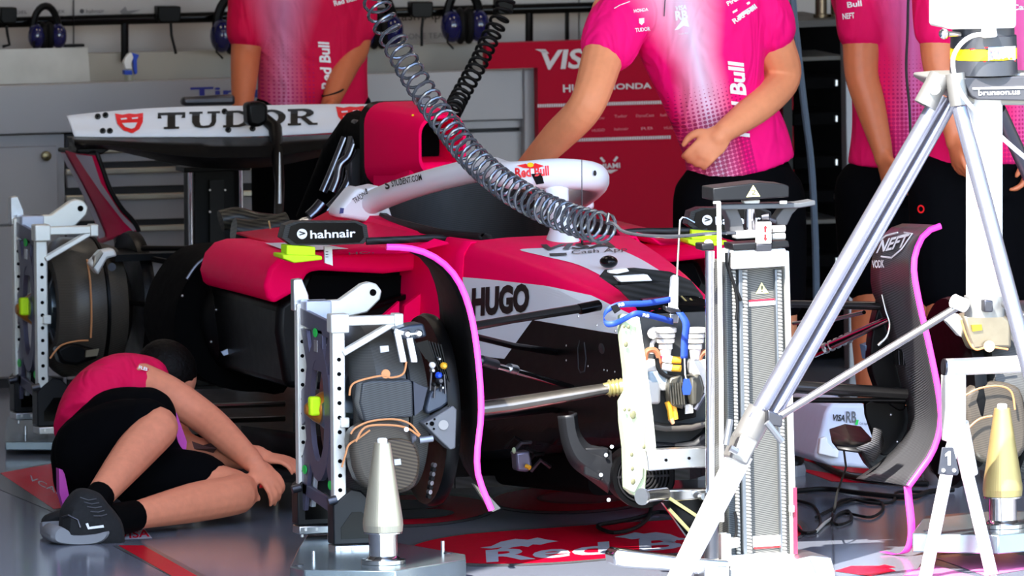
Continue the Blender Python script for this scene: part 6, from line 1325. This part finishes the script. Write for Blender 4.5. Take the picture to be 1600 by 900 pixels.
# ---------------- C and D: two mechanics on the right
def mech_r(label, Y, spine, hipuv, arms, legs_uv, smat, band, hemv, skin, name_texts, R=(1, 0, 0), wid=.155, f=(-.4, -1, 0)):
    hip = P(*hipuv, Y=Y); t = thing('person', label, 'person', (hip.x, Y, 0))
    body = MB(); sh = MB(); so = MB()
    rings = [(P(u, v, Y=Y), a, .115) for u, v, a in spine]
    torso(body, [(c, a*.8, b*.8) for c, a, b in rings], R); torso(sh, rings, R)
    nk = P(spine[-1][0], spine[-1][1]-15, Y=Y); limb(body, [nk-V(0, 0, .05), nk+V(0, -.02, .09)], [.055, .052]); hc = nk+V(-.02, -.03, .17); head(body, hc, f, (0, 0, 1))
    torso(so, [(hip-V(0, 0, .08), wid*.97, .12), (hip+V(0, 0, .02), wid*.97, .12)], (1, 0, 0))
    for i, (s, e, w_, cut, dy) in enumerate(arms):
        S_ = P(*s, Y=Y-dy); E_ = P(*e, Y=Y-dy-.03); W_ = P(*w_, Y=Y-dy-.08)
        limb(body, [S_, S_.lerp(E_, .6), E_, E_.lerp(W_, .4), W_], [.06, .054, .048, .044, .03]); limb(sh, [S_, S_.lerp(E_, cut*.5), S_.lerp(E_, cut)], [.075, .074, .07])
        hand(body, W_, (W_-E_)+V(0, -.02, -.1), (1, .1, 0) if i == 0 else (-1, .1, 0), 1 if i == 0 else -1, .55)
    for (ku, kv), (au, av), r in legs_uv:
        kn = P(ku, kv, Y=Y-.02); an = P(au, av, Y=Y); hp = V(kn.x, Y, hip.z-.05); an = V(an.x, Y+.02, .1)
        limb(body, [hp, kn, kn.lerp(an, .35)+V(0, .015, 0), an, an-V(0, 0, .05)], [.085, .056, .055, .036, .038]); hz = P(ku, hemv, Y=Y); limb(so, [hp, hp.lerp(hz, .5), hz], [.1, .098, .092])
        shoe((an.x-.05, Y-.17, 0), (an.x, Y+.1, 0), (0, 0, 1), t)
        MB().lathe([(0, .04), (.06, .041), (.07, .038)], (an.x, Y+.02, .07), (0, 0, 1), 16).build('sock', BLACKM, t)
    fuse(body, 'body', skin, t, .006, 5)
    o = P(*band[0], Y=Y)
    SB = shirt_mat(smat, (226, 14, 92), tuple(o-t.location), (1, 0, 0), (0, 0, 1), band[1], (226, 120, 185), band[2], strength=band[3])
    shirt = fuse(sh, 'shirt', SB, t, .007, 10); shorts = fuse(so, 'shorts', SHORTS, t, .009, 8)
    fuse(hair(hc, f, (0, 0, 1)), 'hair', HAIR, t, .01, 3); eyes(hc, f, (0, 0, 1), t)
    T_ = bvh([shirt]); TS = bvh([shorts])
    for s, a, b, h in name_texts: text(s, a, b, h, WINK, shirt, T_, bold=.03)
    return t, shirt, shorts, TS
SKT = M('skin_warm_tan', (206, 116, 74), .5, noise=.1, scale=40)
tC, shC, soC, _ = mech_r('mechanic with arm hanging straight down beside the black rack', 2.5, [(1392, 262, .125), (1396, 200, .118), (1394, 120, .12), (1386, 30, .14), (1378, -30, .15), (1380, -75, .08)], (1395, 270), [((1345, -10), (1346, 115), (1378, 232), .45, .05), ((1430, -20), (1452, 110), (1446, 230), .5, -.05)], [((1362, 440), (1366, 620), 1), ((1420, 440), (1424, 620), 1)], 'shirt_rack_mechanic', ((1408, 90), .075, (-.2, .05), .9), 428, SKT, [('Bull', (1325, 12), (1347, 9), 9), ('NEFT', (1318, 30), (1336, 28), 9)], wid=.13)
t_ = MB().tube([P(*p, Y=2.36) for p in cat([(1420, -60), (1419, 0), (1418, 50), (1416, 110), (1421, 170), (1424, 250), (1428, 300), (1432, 350)], 5)], .004, 6)
solo(t_, 'hanging_cord', M('dark_cord', (46, 46, 50), .6), 'dark thin cord hanging down the front of the mechanic beside the rack', 'cord')
tD, shD, soD, TS = mech_r('mechanic in pink shirt standing behind the measuring tripod', 1.75, [(1535, 255, .16), (1535, 190, .15), (1530, 100, .155), (1525, 20, .17), (1525, -40, .15), (1525, -80, .07)], (1525, 262), [((1466, -20), (1466, 90), (1490, 205), .58, .05), ((1600, -20), (1618, 110), (1605, 225), .5, -.02)], [((1478, 450), (1480, 640), 1), ((1560, 450), (1568, 640), 1)], 'shirt_tripod_mechanic', ((1600, 130), .1, (-.2, .05), .9), 440, SKT, [('Cash', (1580, 16), (1612, 14), 9)], wid=.165)
text('O', (1435, 333), (1446, 332), 13, REDINK, soD, TS, bold=.03)
# ---------------- E: mechanic sitting on the floor
def mech_e():
    t = thing('person', 'mechanic crouching on the floor by the rear hub, head bent under the car', 'person', P(170, 790, Y=1.35)*1)
    t.location.z = 0
    body = MB(); sh = MB(); so = MB()
    hip = P(172, 715, Y=1.5); pel = P(165, 690, Y=1.5)
    R = (-.3, -.9, .25)
    up_ = P(196, 610, Y=1.72)
    k1 = P(246, 668, Y=1.25); a1 = P(150, 782, Y=.98)
    k2 = P(372, 770, Y=1.25); a2 = P(200, 808, Y=1.02)
    h1 = P(150, 705, Y=1.42); h2 = P(200, 745, Y=1.5)
    limb(body, [h1, h1.lerp(k1, .5), k1, k1.lerp(a1, .35)+V(.0, .015, 0), a1], [.095, .082, .058, .056, .036])
    limb(body, [h2, h2.lerp(k2, .5), k2, k2.lerp(a2, .4), a2], [.095, .08, .056, .055, .036])
    limb(so, [h1, h1.lerp(k1, .45)+V(0, 0, .01), h1.lerp(k1, .78)+V(0, 0, .012)], [.115, .105, .085]); limb(so, [P(165, 690, Y=1.5), P(190, 665, Y=1.46), P(228, 652, Y=1.4)], [.115, .108, .085]); limb(so, [P(160, 720, Y=1.48), P(220, 748, Y=1.44), P(300, 752, Y=1.36), P(318, 756, Y=1.34)], [.1, .1, .085, .08])
    so.ell(P(150, 715, Y=1.5), (.125, .14, .13)); so.ell(P(140, 745, Y=1.5), (.1, .13, .1)); so.ell(P(235, 720, Y=1.46), (.1, .08, .1))
    sh.ell(P(150, 650, Y=1.6), (.1, .13, .12)); 
    torso(sh, [(P(138, 680, Y=1.58), .14, .1), (P(152, 640, Y=1.64), .145, .1), (P(180, 614, Y=1.72), .145, .09), (P(215, 606, Y=1.78), .13, .078), (P(238, 606, Y=1.8), .07, .055)], R)
    torso(body, [(P(150, 680, Y=1.6), .1, .08), (P(185, 610, Y=1.72), .1, .08), (P(235, 588, Y=1.8), .06, .05)], R)
    hc = P(252, 598, Y=1.84); ff = V(.75, -.1, -.65); uu = V(.5, 0, .8)
    limb(body, [P(222, 608, Y=1.78), P(245, 602, Y=1.83)], [.052, .05]); head(body, hc, ff, uu, .88)
    s1 = P(218, 600, Y=1.62); e1 = P(318, 652, Y=1.5); w1 = P(395, 722, Y=1.3)
    limb(body, [s1, P(265, 618, Y=1.56), e1, P(352, 682, Y=1.42), w1], [.06, .052, .046, .043, .03]); limb(sh, [P(192, 604, Y=1.68), P(210, 604, Y=1.64), P(224, 606, Y=1.61)], [.074, .068, .065])
    hand(body, w1, P(425, 752, Y=1.25)-w1, (.1, .5, -1), -1, .6, .165)
    s2 = P(240, 600, Y=1.95); e2 = P(285, 698, Y=1.62); w2 = P(402, 714, Y=1.36)
    limb(body, [s2, e2, w2], [.055, .045, .032]); limb(sh, [s2, s2.lerp(e2, .4)], [.07, .066]); hand(body, w2, (1, -.6, -.1), (0, .2, -1), 1, .4, .15)
    b = fuse(body, 'body', M('skin_rosy', (222, 138, 106), .55, noise=.14, scale=45, bump=.1, spec=.2), t, .005, 4)
    o = P(285, 690, Y=1.6)-t.location
    SE = shirt_mat('shirt_crouching_mechanic', (218, 14, 76), tuple(o), (1, 0, 0), (0, 0, 1), .06, (190, 80, 190), (-.3, .1), dots=False, strength=0.0)
    shirt = fuse(sh, 'shirt', SE, t, .007, 10); fuse(so, 'shorts', SHORTS, t, .008, 8)
    slab([(268, 640), (276, 645), (292, 690), (290, 712), (278, 690)], 1.42, .03, 'shirt_hem', M('violet_pink_hem', (190, 60, 160), .6), t)
    slab([(92, 732), (100, 735), (108, 775), (118, 795), (100, 795), (93, 770)], 1.4, .03, 'shirt_tail', MATS['violet_pink_hem'], t)
    fuse(hair(hc, ff, uu, .89), 'hair', HAIR, t, .007, 3); eyes(hc, ff, uu, t, .88)
    T_ = bvh([shirt]); text('RB', (216, 577), (230, 581), 5, WINK, shirt, T_, bold=.03)
    MB().tube([a1+(k1-a1).normalized()*.035, a1, a1-V(0, 0, .03)], [.039, .041, .044], 16).build('sock', BLACKM, t)
    MB().tube([a2+(k2-a2).normalized()*.03, a2-(k2-a2).normalized()*.03, a2-(k2-a2).normalized()*.08], [.042, .045, .047], 16).build('sock', BLACKM, t)
    KN = M('black_knit', (18, 18, 20), .85, noise=.2, scale=120, bump=.2)
    up = [(97, 812), (101, 792), (118, 769), (135, 764), (153, 770), (166, 786), (179, 801), (188, 816), (192, 838), (186, 851), (150, 852), (108, 848), (97, 832)]
    q0 = PY(cat(up, 3, True), .9); c0_ = sum(q0, V(0, 0, 0))/len(q0)
    s = MB().rings([[c0_+(p-c0_)*.55+V(0, -.055, -.012) for p in q0], [c0_+(p-c0_)*.86+V(0, -.045, -.006) for p in q0], [p+V(0, -.02, 0) for p in q0], [p+V(0, .03, 0) for p in q0], [c0_+(p-c0_)*.8+V(0, .055, 0) for p in q0]]).build('shoe', KN, t)
    so2 = PY(cat([(79, 838), (82, 828), (92, 822), (104, 828), (112, 836), (150, 834), (173, 829), (168, 842), (150, 850), (120, 852), (95, 850), (82, 846)], 3, True), .85)
    c1_ = sum(so2, V(0, 0, 0))/len(so2)
    MB().rings([[c1_+(p-c1_)*.85+V(0, -.012, 0) for p in so2], so2, [p+V(0, .1, 0) for p in so2], [c1_+(p-c1_)*.85+V(0, .112, 0) for p in so2]]).build('sole', M('grey_sole', (128, 128, 132), .6), s)
    T2 = bvh([s]); patch([(133, 818), (137, 817), (139, 823), (161, 820), (162, 824), (137, 827)], WINK, s, T2, off=.004, name='side_mark', sub=1)
    for i in range(5): onpath([(126+i*5, 778+i*7), (138+i*5, 782+i*6), (150+i*4, 780+i*6)], T2, .0018, 'lace', M('grey_lace', (70, 70, 74), .7), s)
    onpath([(99, 808), (108, 805), (122, 812), (126, 824)], T2, .003, 'heel_trim', DSTEEL, s)
    toe2 = a2+V(-.22, .06, -.03); h2_ = a2+V(.0, .07, -.05); toe2.z = .01; h2_.z = .0
    shoe(toe2, h2_, (0, .2, 1), t, KN, .95)
    TB_ = bvh([b]); patch([(300, 690), (318, 696), (330, 692), (340, 700), (334, 708), (318, 704), (304, 702)], M('tattoo_ink', (92, 62, 60), .6), b, TB_, name='tattoo')
mech_e()
